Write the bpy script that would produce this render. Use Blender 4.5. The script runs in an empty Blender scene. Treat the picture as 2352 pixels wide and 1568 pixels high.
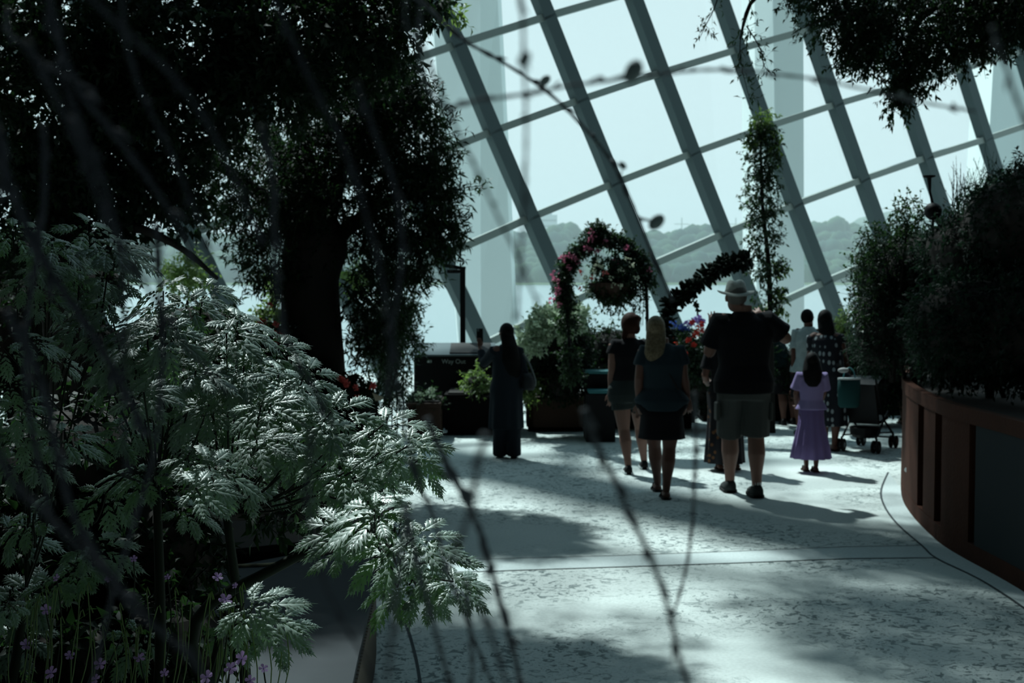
import bpy, math, random
import numpy as np
from mathutils import Vector, Matrix
S = bpy.context.scene
COL = S.collection
rng = np.random.default_rng(7)
random.seed(7)
PI = math.pi
# ---------------------------------------------------------------- camera, world, sun, exposure
FPX, HORIZON, EYE = 3000.0, 640.0, 2.03
TH = math.atan((784 - HORIZON) / FPX)
camd = bpy.data.cameras.new('camera'); cam = bpy.data.objects.new('camera', camd); COL.objects.link(cam)
cam.location = (0, 0, EYE); cam.rotation_euler = (PI / 2 - TH, 0, 0)
camd.sensor_width = 36; camd.lens = 36 * FPX / 2352; camd.clip_end = 6000; camd.clip_start = .02
camd.dof.use_dof = True; camd.dof.focus_distance = 3.35; camd.dof.aperture_fstop = camd.lens / 1000 / .0060
S.camera = cam
S.view_settings.view_transform = 'Standard'; S.view_settings.look = 'None'
S.view_settings.gamma = 1; S.view_settings.use_curve_mapping = False; S.view_settings.exposure = 0
try:
    S.cycles.max_bounces = 6; S.cycles.diffuse_bounces = 2; S.cycles.glossy_bounces = 2
    S.cycles.transparent_max_bounces = 16; S.cycles.transmission_bounces = 4; S.cycles.caustics_reflective = False
except Exception: pass
wd = bpy.data.worlds.new('sky'); S.world = wd; wd.use_nodes = True
wn = wd.node_tree.nodes; wl = wd.node_tree.links
bg = wn['Background']; tc = wn.new('ShaderNodeTexCoord'); sp = wn.new('ShaderNodeSeparateXYZ'); cr = wn.new('ShaderNodeValToRGB')
nz = wn.new('ShaderNodeTexNoise'); nz.inputs['Scale'].default_value = 3.0; nz.inputs['Detail'].default_value = 4
mp = wn.new('ShaderNodeMapping'); mp.inputs['Scale'].default_value = (1, 1, 4)
wl.new(tc.outputs['Generated'], mp.inputs['Vector']); wl.new(mp.outputs['Vector'], nz.inputs['Vector'])
ad = wn.new('ShaderNodeMath'); ad.operation = 'MULTIPLY_ADD'; ad.inputs[1].default_value = .10; 
wl.new(tc.outputs['Generated'], sp.inputs[0]); wl.new(nz.outputs['Fac'], ad.inputs[0]); wl.new(sp.outputs['Z'], ad.inputs[2])
wl.new(ad.outputs[0], cr.inputs['Fac'])
e = cr.color_ramp.elements
e[0].position = .0; e[0].color = (.66, .83, .85, 1); e[1].position = 1; e[1].color = (.36, .62, .74, 1)
x = e.new(.10); x.color = (.66, .84, .86, 1)
x = e.new(.20); x.color = (.70, .90, .93, 1)
x = e.new(.30); x.color = (.68, .89, .93, 1)
wl.new(cr.outputs[0], bg.inputs[0]); bg.inputs[1].default_value = .99
SUN = Vector((-.30, .50, .84)).normalized()
sd = bpy.data.lights.new('sun', 'SUN'); sun = bpy.data.objects.new('sun', sd); COL.objects.link(sun)
sd.energy = 6.6; sd.angle = math.radians(1.6); sd.color = (.86, 1, .98)
sun.rotation_euler = SUN.to_track_quat('Z', 'Y').to_euler(); sun.location = (-10, 20, 30)

def P(px, py, d):
    x = (px - 1176) / FPX; y = -(py - 784) / FPX
    return Vector((x * d, d * (math.cos(TH) + y * math.sin(TH)), EYE + d * (-math.sin(TH) + y * math.cos(TH))))
def G(px, py, z=0):
    v = P(px, py, 1) - Vector((0, 0, EYE)); t = (z - EYE) / v.z
    return Vector((v.x * t, v.y * t, z))

# ---------------------------------------------------------------- materials
def mat(name, col, rough=.7, spec=.3, metal=0, trans=0, tcol=None, noise=None, bump=None, emit=None):
    m = bpy.data.materials.new(name); m.use_nodes = True; n = m.node_tree.nodes; l = m.node_tree.links
    b = n['Principled BSDF']; b.inputs['Base Color'].default_value = (*col, 1); b.inputs['Roughness'].default_value = rough
    b.inputs['Specular IOR Level'].default_value = spec; b.inputs['Metallic'].default_value = metal
    if noise:
        sc, c2 = noise; t = n.new('ShaderNodeTexNoise'); t.inputs['Scale'].default_value = sc; t.inputs['Detail'].default_value = 3
        g = n.new('ShaderNodeTexCoord'); l.new(g.outputs['Object'], t.inputs['Vector'])
        r = n.new('ShaderNodeValToRGB'); r.color_ramp.elements[0].position = .38; r.color_ramp.elements[1].position = .62
        r.color_ramp.elements[0].color = (*col, 1); r.color_ramp.elements[1].color = (*c2, 1)
        l.new(t.outputs['Fac'], r.inputs['Fac']); l.new(r.outputs[0], b.inputs['Base Color'])
    if bump:
        sc, st = bump; t = n.new('ShaderNodeTexNoise'); t.inputs['Scale'].default_value = sc
        g = n.new('ShaderNodeTexCoord'); l.new(g.outputs['Object'], t.inputs['Vector'])
        bp = n.new('ShaderNodeBump'); bp.inputs['Strength'].default_value = st; bp.inputs['Distance'].default_value = .02
        l.new(t.outputs['Fac'], bp.inputs['Height']); l.new(bp.outputs[0], b.inputs['Normal'])
    if trans:
        tr = n.new('ShaderNodeBsdfTranslucent'); tr.inputs[0].default_value = (*(tcol or col), 1)
        mx = n.new('ShaderNodeMixShader'); mx.inputs[0].default_value = trans
        o = n['Material Output']; l.new(b.outputs[0], mx.inputs[1]); l.new(tr.outputs[0], mx.inputs[2]); l.new(mx.outputs[0], o.inputs[0])
    return m
M = {}
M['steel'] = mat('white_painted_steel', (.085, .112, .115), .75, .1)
M['purlin'] = mat('lit_purlin_steel', (.24, .28, .26), .45, .3)  # lighter than the ribs, standing in for sky light on the upper faces
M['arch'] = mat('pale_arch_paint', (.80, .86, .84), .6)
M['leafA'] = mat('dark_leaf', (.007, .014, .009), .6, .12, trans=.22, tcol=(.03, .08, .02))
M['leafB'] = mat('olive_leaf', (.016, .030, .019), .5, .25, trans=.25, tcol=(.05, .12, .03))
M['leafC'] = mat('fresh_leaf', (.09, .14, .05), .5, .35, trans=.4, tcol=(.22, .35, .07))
M['leafD'] = mat('variegated_leaf', (.62, .70, .56), .5, .3, trans=.3, tcol=(.5, .6, .4), noise=(26, (.12, .22, .09)))
M['leafR'] = mat('hedge_leaf', (.009, .019, .014), .65, .12, trans=.2, tcol=(.03, .08, .04))
M['gera'] = mat('palmate_leaf', (.125, .18, .155), .47, 1.0, trans=.12, tcol=(.16, .46, .02), noise=(18, (.19, .26, .225)))
M['twigd'] = mat('dark_twig', (.022, .025, .032), .8, .1)
M['stem'] = mat('green_stem', (.010, .015, .009), .7, .1)
M['bark'] = mat('dark_bark', (.022, .02, .018), .9, .1, bump=(14, .6))
M['twig'] = mat('grey_twig', (.05, .06, .07), .8, .2, noise=(60, (.03, .035, .04)))
M['twigl'] = mat('dry_twig_leaf', (.16, .20, .20), .7, .2, trans=.4)
M['purple'] = mat('mauve_petal', (.30, .21, .40), .6, .2, trans=.35, tcol=(.5, .3, .6))
M['pink'] = mat('pink_petal', (.60, .20, .30), .6, .2, trans=.3, tcol=(.8, .2, .35))
M['red'] = mat('red_petal', (.62, .05, .04), .6, .2, trans=.3, tcol=(.9, .1, .06))
M['coral'] = mat('coral_petal', (.60, .12, .11), .6, .2, trans=.3, tcol=(.9, .15, .12))
M['white'] = mat('cream_petal', (.65, .68, .50), .6, .2, trans=.3)
M['blue'] = mat('blue_petal', (.12, .20, .60), .6, .2, trans=.3, tcol=(.1, .2, .7))
M['lilac'] = mat('lilac_petal', (.36, .22, .58), .6, .2, trans=.3)
M['wood'] = mat('planter_wood', (.045, .024, .016), .7, .2, bump=(20, .3))
M['blackm'] = mat('black_metal', (.006, .006, .007), .6, .2)
M['darkwall'] = mat('dark_planter', (.007, .006, .006), .9, .05)
M['terra'] = mat('terracotta_render', (.055, .020, .012), .85, .1, bump=(40, .2), noise=(3, (.045, .017, .010)))
M['slate'] = mat('slate_panel', (.022, .028, .031), .8, .1)
M['soil'] = mat('soil', (.015, .012, .01), .95)
M['panel'] = mat('sign_top', (.10, .13, .14), .3, .5)
M['teal'] = mat('teal_slat', (.035, .16, .17), .5, .3)
M['cream'] = mat('cream_card', (.65, .58, .42), .7)
M['txt'] = mat('white_print', (.55, .60, .60), .6)
M['skin'] = mat('skin', (.12, .055, .040), .6, .3)
M['skinl'] = mat('fair_skin', (.20, .105, .080), .6, .3)
M['skind'] = mat('tan_skin', (.085, .034, .022), .6, .3)
M['eye'] = mat('eye_white', (.6, .6, .6), .2)
M['lip'] = mat('lip', (.25, .08, .07), .5)
M['hairb'] = mat('black_hair', (.004, .004, .004), .7, .1)
M['hairr'] = mat('auburn_hair', (.030, .011, .007), .7, .1)
M['hairy'] = mat('blonde_hair', (.17, .135, .085), .6, .15, noise=(50, (.11, .085, .05)))
M['rubber'] = mat('black_rubber', (.01, .01, .01), .8)

# ---------------------------------------------------------------- helpers
def link(name, me, m=None, parent=None):
    o = bpy.data.objects.new(name, me); COL.objects.link(o)
    if m is not None and me is not None: me.materials.append(m)
    if parent is not None: o.parent = parent
    return o
def tag(o, label=None, cat=None, group=None, kind=None):
    if label: o['label'] = label
    if cat: o['category'] = cat
    if group: o['group'] = group
    if kind: o['kind'] = kind
    return o
def empty(name, loc, rz=0, label=None, cat=None, group=None):
    o = bpy.data.objects.new(name, None); COL.objects.link(o); o.location = loc; o.rotation_euler = (0, 0, rz)
    o.empty_display_size = .1
    bpy.context.view_layer.update()
    return tag(o, label, cat, group)
class MB:
    def __init__(s): s.v = []; s.f = []; s.n = 0
    def add(s, v, f):
        s.v.extend([tuple(a) for a in v]); s.f.extend([tuple(i + s.n for i in q) for q in f]); s.n += len(v)
    def box(s, c, size, R=None, bev=0):
        hx, hy, hz = [a / 2 for a in size]; c = Vector(c)
        vs = [Vector((x, y, z)) for x in (-hx, hx) for y in (-hy, hy) for z in (-hz, hz)]
        if R is not None: vs = [R @ v for v in vs]
        s.add([v + c for v in vs], [(0, 1, 3, 2), (4, 6, 7, 5), (0, 4, 5, 1), (2, 3, 7, 6), (0, 2, 6, 4), (1, 5, 7, 3)])
    def bar(s, a, b, w, h, up=(0, 0, 1)):
        a = Vector(a); b = Vector(b); d = (b - a).normalized(); u = Vector(up); r = d.cross(u).normalized(); u = r.cross(d)
        vs = [p + r * sx * w / 2 + u * sy * h / 2 for p in (a, b) for sx, sy in ((-1, -1), (1, -1), (1, 1), (-1, 1))]
        s.add(vs, [(0, 3, 2, 1), (4, 5, 6, 7), (0, 1, 5, 4), (1, 2, 6, 5), (2, 3, 7, 6), (3, 0, 4, 7)])
    def tube(s, pts, rad, n=8, rnd=False, flat=(1, 1), ax=None):
        pts = [Vector(p) for p in pts]
        if not hasattr(rad, '__len__'): rad = [rad] * len(pts)
        rad = list(rad)
        if rnd:
            d0 = (pts[0] - pts[1]).normalized(); d1 = (pts[-1] - pts[-2]).normalized()
            pts = [pts[0] + d0 * rad[0] * .92, pts[0] + d0 * rad[0] * .6] + pts + [pts[-1] + d1 * rad[-1] * .6, pts[-1] + d1 * rad[-1] * .92]
            rad = [rad[0] * .38, rad[0] * .8] + rad + [rad[-1] * .8, rad[-1] * .38]
        k = len(pts); u = None; vs = []
        for i in range(k):
            t = (pts[min(i + 1, k - 1)] - pts[max(i - 1, 0)])
            t = t.normalized() if t.length > 1e-9 else Vector((0, 0, 1))
            if u is None:
                u = Vector(ax) if ax else (Vector((1, 0, 0)) if abs(t.x) < .8 else Vector((0, 1, 0)))
            u = (u - t * u.dot(t)).normalized(); w = t.cross(u)
            for j in range(n):
                a = 2 * PI * j / n; vs.append(pts[i] + (u * math.cos(a) * flat[0] + w * math.sin(a) * flat[1]) * rad[i])
        fs = [(i * n + j, i * n + (j + 1) % n, (i + 1) * n + (j + 1) % n, (i + 1) * n + j) for i in range(k - 1) for j in range(n)]
        fs.append(tuple(range(n))[::-1]); fs.append(tuple((k - 1) * n + j for j in range(n)))
        s.add(vs, fs)
    def vloft(s, rings, n=24, pleat=0, pn=12, rnd=True):
        """rings: (x,y,z,rx,ry[,pleat])"""
        vs = []
        for r in rings:
            x, y, z, rx, ry = r[:5]; pa = r[5] if len(r) > 5 else 0
            for j in range(n):
                a = 2 * PI * j / n; q = 1 + pa * math.cos(pn * a)
                vs.append((x + rx * math.cos(a) * q, y + ry * math.sin(a) * q, z))
        k = len(rings)
        fs = [(i * n + j, i * n + (j + 1) % n, (i + 1) * n + (j + 1) % n, (i + 1) * n + j) for i in range(k - 1) for j in range(n)]
        fs.append(tuple(range(n))[::-1]); fs.append(tuple((k - 1) * n + j for j in range(n)))
        s.add(vs, fs)
    def ell(s, c, r, n=14, m=9, R=None):
        vs = []; c = Vector(c)
        for i in range(m + 1):
            ph = PI * (i + .02) / (m + .04)
            for j in range(n):
                a = 2 * PI * j / n
                v = Vector((r[0] * math.sin(ph) * math.cos(a), r[1] * math.sin(ph) * math.sin(a), -r[2] * math.cos(ph)))
                if R is not None: v = R @ v
                vs.append(c + v)
        fs = [(i * n + j, i * n + (j + 1) % n, (i + 1) * n + (j + 1) % n, (i + 1) * n + j) for i in range(m) for j in range(n)]
        fs.append(tuple(range(n))[::-1]); fs.append(tuple(m * n + j for j in range(n)))
        s.add(vs, fs)
    def prism(s, poly, z0, z1):
        n = len(poly)
        s.add([(p[0], p[1], z0) for p in poly] + [(p[0], p[1], z1) for p in poly],
              [tuple(range(n))[::-1], tuple(range(n, 2 * n))] + [(i, (i + 1) % n, n + (i + 1) % n, n + i) for i in range(n)])
    def build(s, name, m, parent=None, smooth=False, remesh=0, sm=4, inv=None, bevel=0):
        me = bpy.data.meshes.new(name); v = s.v
        if inv is not None: v = [tuple(inv @ Vector(a)) for a in v]
        me.from_pydata(v, [], s.f); me.update()
        if smooth or remesh: me.polygons.foreach_set('use_smooth', [True] * len(me.polygons))
        o = link(name, me, m, parent)
        if remesh:
            r = o.modifiers.new('r', 'REMESH'); r.mode = 'VOXEL'; r.voxel_size = remesh; r.use_smooth_shade = True
            if sm: k = o.modifiers.new('s', 'SMOOTH'); k.iterations = sm; k.factor = .5
        if bevel:
            b = o.modifiers.new('b', 'BEVEL'); b.width = bevel; b.segments = 2
        return o
def npmesh(name, V, F, m, parent=None, smooth=False):
    """V (n,3), F (k,c) constant corner count"""
    me = bpy.data.meshes.new(name); c = F.shape[1]
    me.vertices.add(len(V)); me.vertices.foreach_set('co', np.asarray(V, np.float32).ravel())
    me.loops.add(F.size); me.loops.foreach_set('vertex_index', F.ravel().astype(np.int32))
    me.polygons.add(len(F)); me.polygons.foreach_set('loop_start', np.arange(0, F.size, c, dtype=np.int32))
    me.polygons.foreach_set('loop_total', np.full(len(F), c, np.int32))
    if smooth: me.polygons.foreach_set('use_smooth', np.ones(len(F), bool))
    me.update(calc_edges=True); me.validate()
    return link(name, me, m, parent)
def unit(a): return a / np.maximum(np.linalg.norm(a, axis=-1, keepdims=True), 1e-9)
def leaves(pos, dirs, L, W, up=None, fold=.25, curl=.2):
    """pos,dirs (n,3); L length array, W width array -> V,F for folded, curled leaves"""
    n = len(pos); dirs = unit(dirs)
    if up is None: up = rng.normal(size=(n, 3)) * .6 + [0, 0, 1]
    side = unit(np.cross(dirs, up)); nor = np.cross(side, dirs)
    L = np.broadcast_to(L, n)[:, None]; W = np.broadcast_to(W, n)[:, None]
    b = pos; mid = pos + dirs * L * .5 + nor * L * .04; tip = pos + dirs * L * (1 - curl * .3) - nor * L * curl
    l = pos + dirs * L * .42 + side * W * .5 + nor * W * fold; r = pos + dirs * L * .42 - side * W * .5 + nor * W * fold
    V = np.stack([b, l, mid, r, tip], 1).reshape(-1, 3)
    f = np.array([[0, 2, 1], [0, 3, 2], [1, 2, 4], [2, 3, 4]])
    F = (np.arange(n)[:, None, None] * 5 + f[None]).reshape(-1, 3)
    return V, F
def shift(VF, n): return VF[0], VF[1] + n
def join(lst):
    V = []; F = []; n = 0
    for v, f in lst: V.append(v); F.append(f + n); n += len(v)
    return np.concatenate(V), np.concatenate(F)
def ptwig(a, b, r):
    """thin 3-sided tapering sticks a->b (n,3)"""
    n = len(a); d = unit(b - a); u = unit(np.cross(d, [0.31, .2, .93])); w = np.cross(d, u)
    vs = []
    for k in range(3):
        t = 2 * PI * k / 3; o = (u * math.cos(t) + w * math.sin(t)); vs.append(a + o * r); vs.append(b + o * r * .4)
    V = np.stack(vs, 1).reshape(-1, 3); f = np.array([[0, 2, 3], [0, 3, 1], [2, 4, 5], [2, 5, 3], [4, 0, 1], [4, 1, 5]])
    return V, (np.arange(n)[:, None, None] * 6 + f[None]).reshape(-1, 3)
def in_blob(n, c, r, shell=.35):
    d = unit(rng.normal(size=(n, 3))); q = rng.uniform(shell ** 3, 1, (n, 1)) ** (1 / 3.)
    return np.array(c) + d * q * np.array(r), d
def foliage(name, blobs, ntw, per, L, W, m, parent, inv, twl=.35, droop=.3, shell=.3, jit=.7, twr=.003, fold=.25, spread=1.0):
    """blobs: (center, radii, weight). Sprays of leaves on twigs."""
    vf = []; wt = np.array([b[2] for b in blobs], float); wt /= wt.sum()
    for (c, r, w), k in zip(blobs, (wt * ntw).astype(int)):
        if k < 1: continue
        p, d = in_blob(k, c, r, shell)
        td = unit(d * jit + rng.normal(size=d.shape) * .6 + [0, 0, -droop])
        ln = twl * rng.uniform(.5, 1.2, (k, 1)); p0 = p - td * ln * .5; p1 = p + td * ln * .5
        vf.append(ptwig(p0, p1, twr))
        t = rng.uniform(0.05, 1, (k, per, 1)); lp = p0[:, None] + (p1 - p0)[:, None] * t
        ld = unit(td[:, None] * .8 + rng.normal(size=lp.shape) * .7 * spread + [0, 0, -droop * .5])
        lp = lp.reshape(-1, 3); ld = ld.reshape(-1, 3); q = len(lp)
        vf.append(leaves(lp, ld, L * rng.uniform(.6, 1.25, q), W * rng.uniform(.7, 1.2, q), fold=fold))
    V, F = join(vf)
    if inv is not None:
        Mi = np.array(inv); V = V @ Mi[:3, :3].T + Mi[:3, 3]
    return npmesh(name, V, F, m, parent)
def B(px, py, rx, ry, d, dd=None, w=None):
    """a blob at a picture position and distance; radii given in picture pixels, depth radius in metres"""
    k = FPX / d; dd = dd if dd else min(rx, ry) / k
    return (tuple(P(px, py, d)), (rx / k, dd, ry / k), w if w else rx * ry)
def petals(c, r, n, pl, m, name, parent, inv, flat=1.0):
    d = unit(rng.normal(size=(n, 3)) + [0, 0, .2]); pos = np.array(c) + d * r * .75 * np.array([1, 1, flat])
    t = unit(d * .5 + unit(rng.normal(size=(n, 3))))
    V, F = leaves(pos, t, pl, pl * .85, up=d, fold=.1, curl=.1)
    Mi = np.array(inv); V = V @ Mi[:3, :3].T + Mi[:3, 3]
    return npmesh(name, V, F, m, parent)
def invof(o):
    bpy.context.view_layer.update(); return o.matrix_world.inverted()
def smooth_path(pts, n=6):
    pts = [Vector(p) for p in pts]; out = []
    for i in range(len(pts) - 1):
        p0 = pts[max(i - 1, 0)]; p1 = pts[i]; p2 = pts[i + 1]; p3 = pts[min(i + 2, len(pts) - 1)]
        for k in range(n):
            t = k / n; out.append(.5 * ((2 * p1) + (p2 - p0) * t + (2 * p0 - 5 * p1 + 4 * p2 - p3) * t * t + (3 * p1 - p0 - 3 * p2 + p3) * t ** 3))
    out.append(pts[-1]); return out
# ================================================================ SETTING
def struct(o): o['kind'] = 'structure'; return o
# --- floor: stamped concrete
def floor_mat(smoothband=False):
    m = mat('stamped_concrete' if not smoothband else 'trowelled_concrete', (.40, .45, .45), .8, .12); n = m.node_tree.nodes; l = m.node_tree.links; b = n['Principled BSDF']
    g = n.new('ShaderNodeTexCoord')
    def noise(s, d, sc=(1, 1, 1)):
        k = n.new('ShaderNodeMapping'); k.inputs['Scale'].default_value = sc; l.new(g.outputs['Object'], k.inputs['Vector'])
        t = n.new('ShaderNodeTexNoise'); t.inputs['Scale'].default_value = s; t.inputs['Detail'].default_value = d; l.new(k.outputs[0], t.inputs['Vector']); return t
    def ramp(src, a, c1, b_, c2):
        r = n.new('ShaderNodeValToRGB'); r.color_ramp.elements[0].position = a; r.color_ramp.elements[1].position = b_
        r.color_ramp.elements[0].color = (*c1, 1); r.color_ramp.elements[1].color = (*c2, 1); l.new(src, r.inputs['Fac']); return r
    def mix(a, b_, mode='MULTIPLY', f=1):
        x = n.new('ShaderNodeMix'); x.data_type = 'RGBA'; x.blend_type = mode; x.inputs['Factor'].default_value = f
        l.new(a, x.inputs['A']); l.new(b_, x.inputs['B']); return x.outputs['Result']
    big = ramp(noise(.9, 4).outputs['Fac'], .3, (.86, .88, .88), .7, (1, 1, 1))
    fine = ramp(noise(45, 3).outputs['Fac'], .3, (.86, .86, .86), .7, (1, 1, 1))
    base = n.new('ShaderNodeRGB'); base.outputs[0].default_value = (.55, .60, .585, 1) if not smoothband else (.50, .56, .56, 1)
    c = mix(mix(base.outputs[0], big.outputs[0]), fine.outputs[0])
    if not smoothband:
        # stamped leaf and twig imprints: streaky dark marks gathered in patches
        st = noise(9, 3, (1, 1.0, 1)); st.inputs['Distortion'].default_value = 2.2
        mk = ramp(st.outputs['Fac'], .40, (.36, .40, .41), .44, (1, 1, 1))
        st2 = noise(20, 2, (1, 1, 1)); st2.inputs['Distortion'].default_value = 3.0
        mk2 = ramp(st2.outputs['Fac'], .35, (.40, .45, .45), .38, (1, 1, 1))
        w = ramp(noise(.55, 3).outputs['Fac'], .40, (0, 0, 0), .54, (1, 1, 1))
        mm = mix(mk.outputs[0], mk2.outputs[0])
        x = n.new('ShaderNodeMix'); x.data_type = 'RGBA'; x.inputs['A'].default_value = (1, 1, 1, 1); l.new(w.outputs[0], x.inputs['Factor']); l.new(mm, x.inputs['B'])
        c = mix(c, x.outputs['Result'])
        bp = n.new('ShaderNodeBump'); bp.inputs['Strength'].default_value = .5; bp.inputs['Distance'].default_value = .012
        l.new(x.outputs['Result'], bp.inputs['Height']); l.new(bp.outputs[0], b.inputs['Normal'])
    l.new(c, b.inputs['Base Color']); return m
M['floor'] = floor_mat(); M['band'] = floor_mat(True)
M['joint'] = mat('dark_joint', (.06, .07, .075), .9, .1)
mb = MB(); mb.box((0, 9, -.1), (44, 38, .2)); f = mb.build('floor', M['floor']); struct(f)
# smooth border bands and joints (real thin inlays lying in the floor)
def ribbon(name, pl, pr, z, m):
    v = [(p.x, p.y, z) for p in pl] + [(p.x, p.y, z) for p in pr]; n = len(pl)
    mb = MB(); mb.add(v, [(i, n + i, n + i + 1, i + 1) for i in range(n - 1)])
    return struct(mb.build(name, m))
def offs(path, w):
    L = []; R_ = []
    for i, p in enumerate(path):
        t = (path[min(i + 1, len(path) - 1)] - path[max(i - 1, 0)]).normalized(); r = Vector((t.y, -t.x, 0)); L.append(p - r * w / 2); R_.append(p + r * w / 2)
    return L, R_
base = [G(2081, 1000), G(2080, 1080), G(2082, 1138), G(2104, 1180), G(2150, 1228), G(2200, 1266), G(2352, 1350), G(2500, 1450), G(2700, 1620), G(3000, 1950)]
kerb = [G(2040, 1085), G(2024, 1125), G(2030, 1160), G(2060, 1203), G(2118, 1254), G(2150, 1282), G(2250, 1331), G(2352, 1397), G(2480, 1500), G(2640, 1650)]
base = smooth_path(base, 4); kerb = smooth_path(kerb, 4)
kb = [kerb[round(i * (len(kerb) - 1) / 30)] for i in range(31)]; bb = [base[round(8 + i * (len(base) - 9) / 30)] for i in range(31)]
ribbon('trim_1', kb, bb, .003, M['band'])
a, b = offs(kerb[:-4], .018); ribbon('trim_2', a, b, .005, M['joint'])
crossN = [G(860, 1318), G(1100, 1313), G(1400, 1303), G(1700, 1293), G(1950, 1283), G(2150, 1281)]
crossF = [G(860, 1288), G(1100, 1285), G(1400, 1277), G(1700, 1266), G(1950, 1256), G(2118, 1253)]
ribbon('trim_3', crossN, crossF, .002, M['band'])
for i, pth in enumerate((crossN, crossF)):
    a, b = offs(pth, .012); ribbon('trim_%d' % (4 + i), a, b, .005, M['joint'])
a, b = offs(smooth_path([G(862, 1343), G(895, 1375), G(930, 1430), G(950, 1490), G(965, 1568), G(975, 1700)]), .016); ribbon('trim_6', a, b, .004, M['joint'])
# --- glass shell: a skewed lattice of ribs and purlins, fitted as one leaning surface
D = [(0,0,1045,103),(1,0,1256,38),(0,1,1140,300),(1,1,1330,228),(2,1,1523,170),(3,1,1690,117),(4,1,1858,67),(0,2,1217,500),(1,2,1410,415),(2,2,1590,353),(3,2,1765,290),(4,2,1914,238),(5,2,2077,196),(6,2,2211,156),
     (1,3,1494,614),(2,3,1657,538),(3,3,1822,469),(4,3,1974,413),(5,3,2121,366),(6,3,2264,321),(3,4,1900,643),(0,3,1300,697)]
A_ = []
for i, j, x, y in D:
    A_.append([i, j, 1, 0, 0, 0, -x * i, -x * j, -x]); A_.append([0, 0, 0, i, j, 1, -y * i, -y * j, -y])
Hm = np.linalg.svd(np.array(A_, float))[2][-1].reshape(3, 3)
Hm /= Hm[2, 2]
vs_ = [P(h[0] / h[2] if 0 else 0, 0, 1) for h in [(0, 0, 1)]]
Fw = np.array([0, math.cos(TH), -math.sin(TH)]); Uw = np.array([0, math.sin(TH), math.cos(TH)]); Rw = np.array([1., 0, 0])
Mv = np.stack([h[2] * Fw + (h[0] - 1176 * h[2]) / FPX * Rw - (h[1] - 784 * h[2]) / FPX * Uw for h in Hm.T], 1)
Mv *= 25 / Mv[1, 2]
la, lb, lp = Mv.T; lp = lp + [0, 0, EYE]; ln = unit(np.cross(la, lb)); ln = ln if ln[1] > 0 else -ln
# gentle bulge of the shell inside its own surface
def basis(i, j): i = min(max(i, -1), 6.5); j = min(max(j, -.3), 4); return [1, i, j, i * j, i * i, j * j]
rs = []; bs = []
for i, j, x, y in D:
    q = P(x, y, 1) - Vector((0, 0, EYE)); q = np.array(q); o = np.array([0, 0, EYE]); t = ((lp - o) @ ln) / (q @ ln); X = o + q * t
    rs.append(X - (lp + la * i + lb * j)); bs.append(basis(i, j))
cf = np.linalg.lstsq(np.array(bs, float), np.array(rs), rcond=None)[0]
I0, I1, JT = -10, 12, -5
def node(i, j):
    if j >= JT: return Vector(lp + la * i + lb * j + np.array(basis(i, j)) @ cf)
    k = JT - j; p = node(i, JT); ang = np.radians(np.cumsum(np.full(int(k), 9.)))
    for a in np.clip(ang, 0, 82): p = p + Vector((-.62, -.15 - 1.7 * math.sin(a), 1.9 * math.cos(a) * .8 if a < 1.4 else .05))
    return p
def col_nodes(i):
    out = []; j = -15
    while True:
        p = node(i, j)
        if p.z <= .15:
            q = out[-1]; t = q.z / (q.z - p.z); out.append(q.lerp(p, t) + Vector((0, 0, .01))); return out
        out.append(p); j += 1
cols = {i: col_nodes(i) for i in range(I0, I1 + 1)}
ntr = 7; NV = Vector(ln)
def nrm(i, k):
    c = cols[i]; c2 = cols[i + 1 if i < I1 else i - 1]; k = min(k, len(c2) - 2, len(c) - 2)
    n = (c[k + 1] - c[k]).cross(c2[k] - c[k]); n.normalize(); return n if n.dot(NV) + n.z * .5 > 0 else -n
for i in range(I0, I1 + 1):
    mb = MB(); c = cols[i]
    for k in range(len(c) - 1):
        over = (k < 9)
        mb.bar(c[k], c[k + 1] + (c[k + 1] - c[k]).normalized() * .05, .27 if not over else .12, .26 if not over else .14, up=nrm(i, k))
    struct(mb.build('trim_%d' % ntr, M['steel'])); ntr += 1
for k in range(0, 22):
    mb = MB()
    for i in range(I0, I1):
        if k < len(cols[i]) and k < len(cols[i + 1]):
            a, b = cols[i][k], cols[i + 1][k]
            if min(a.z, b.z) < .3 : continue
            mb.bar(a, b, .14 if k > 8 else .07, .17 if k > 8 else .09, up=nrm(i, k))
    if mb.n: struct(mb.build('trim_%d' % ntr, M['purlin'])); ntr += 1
gm = bpy.data.materials.new('glass'); gm.use_nodes = True; n = gm.node_tree.nodes; l = gm.node_tree.links
t = n.new('ShaderNodeBsdfTransparent'); t.inputs[0].default_value = (.95, .975, .975, 1); g = n.new('ShaderNodeBsdfGlossy'); g.inputs['Roughness'].default_value = .02
mx = n.new('ShaderNodeMixShader'); mx.inputs[0].default_value = .03; l.new(t.outputs[0], mx.inputs[1]); l.new(g.outputs[0], mx.inputs[2]); l.new(mx.outputs[0], n['Material Output'].inputs[0])
M['glass'] = gm
nw = 1
for i in range(-7, 9):
    for k in range(9, 19):
        if k + 1 < len(cols[i]) and k + 1 < len(cols[i + 1]):
            q = [cols[i][k], cols[i + 1][k], cols[i + 1][k + 1], cols[i][k + 1]]; off = nrm(i, k) * .06
            mb = MB(); mb.add([v + off for v in q], [(0, 1, 2, 3)]); struct(mb.build('window_%d' % nw, M['glass'])); nw += 1
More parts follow.
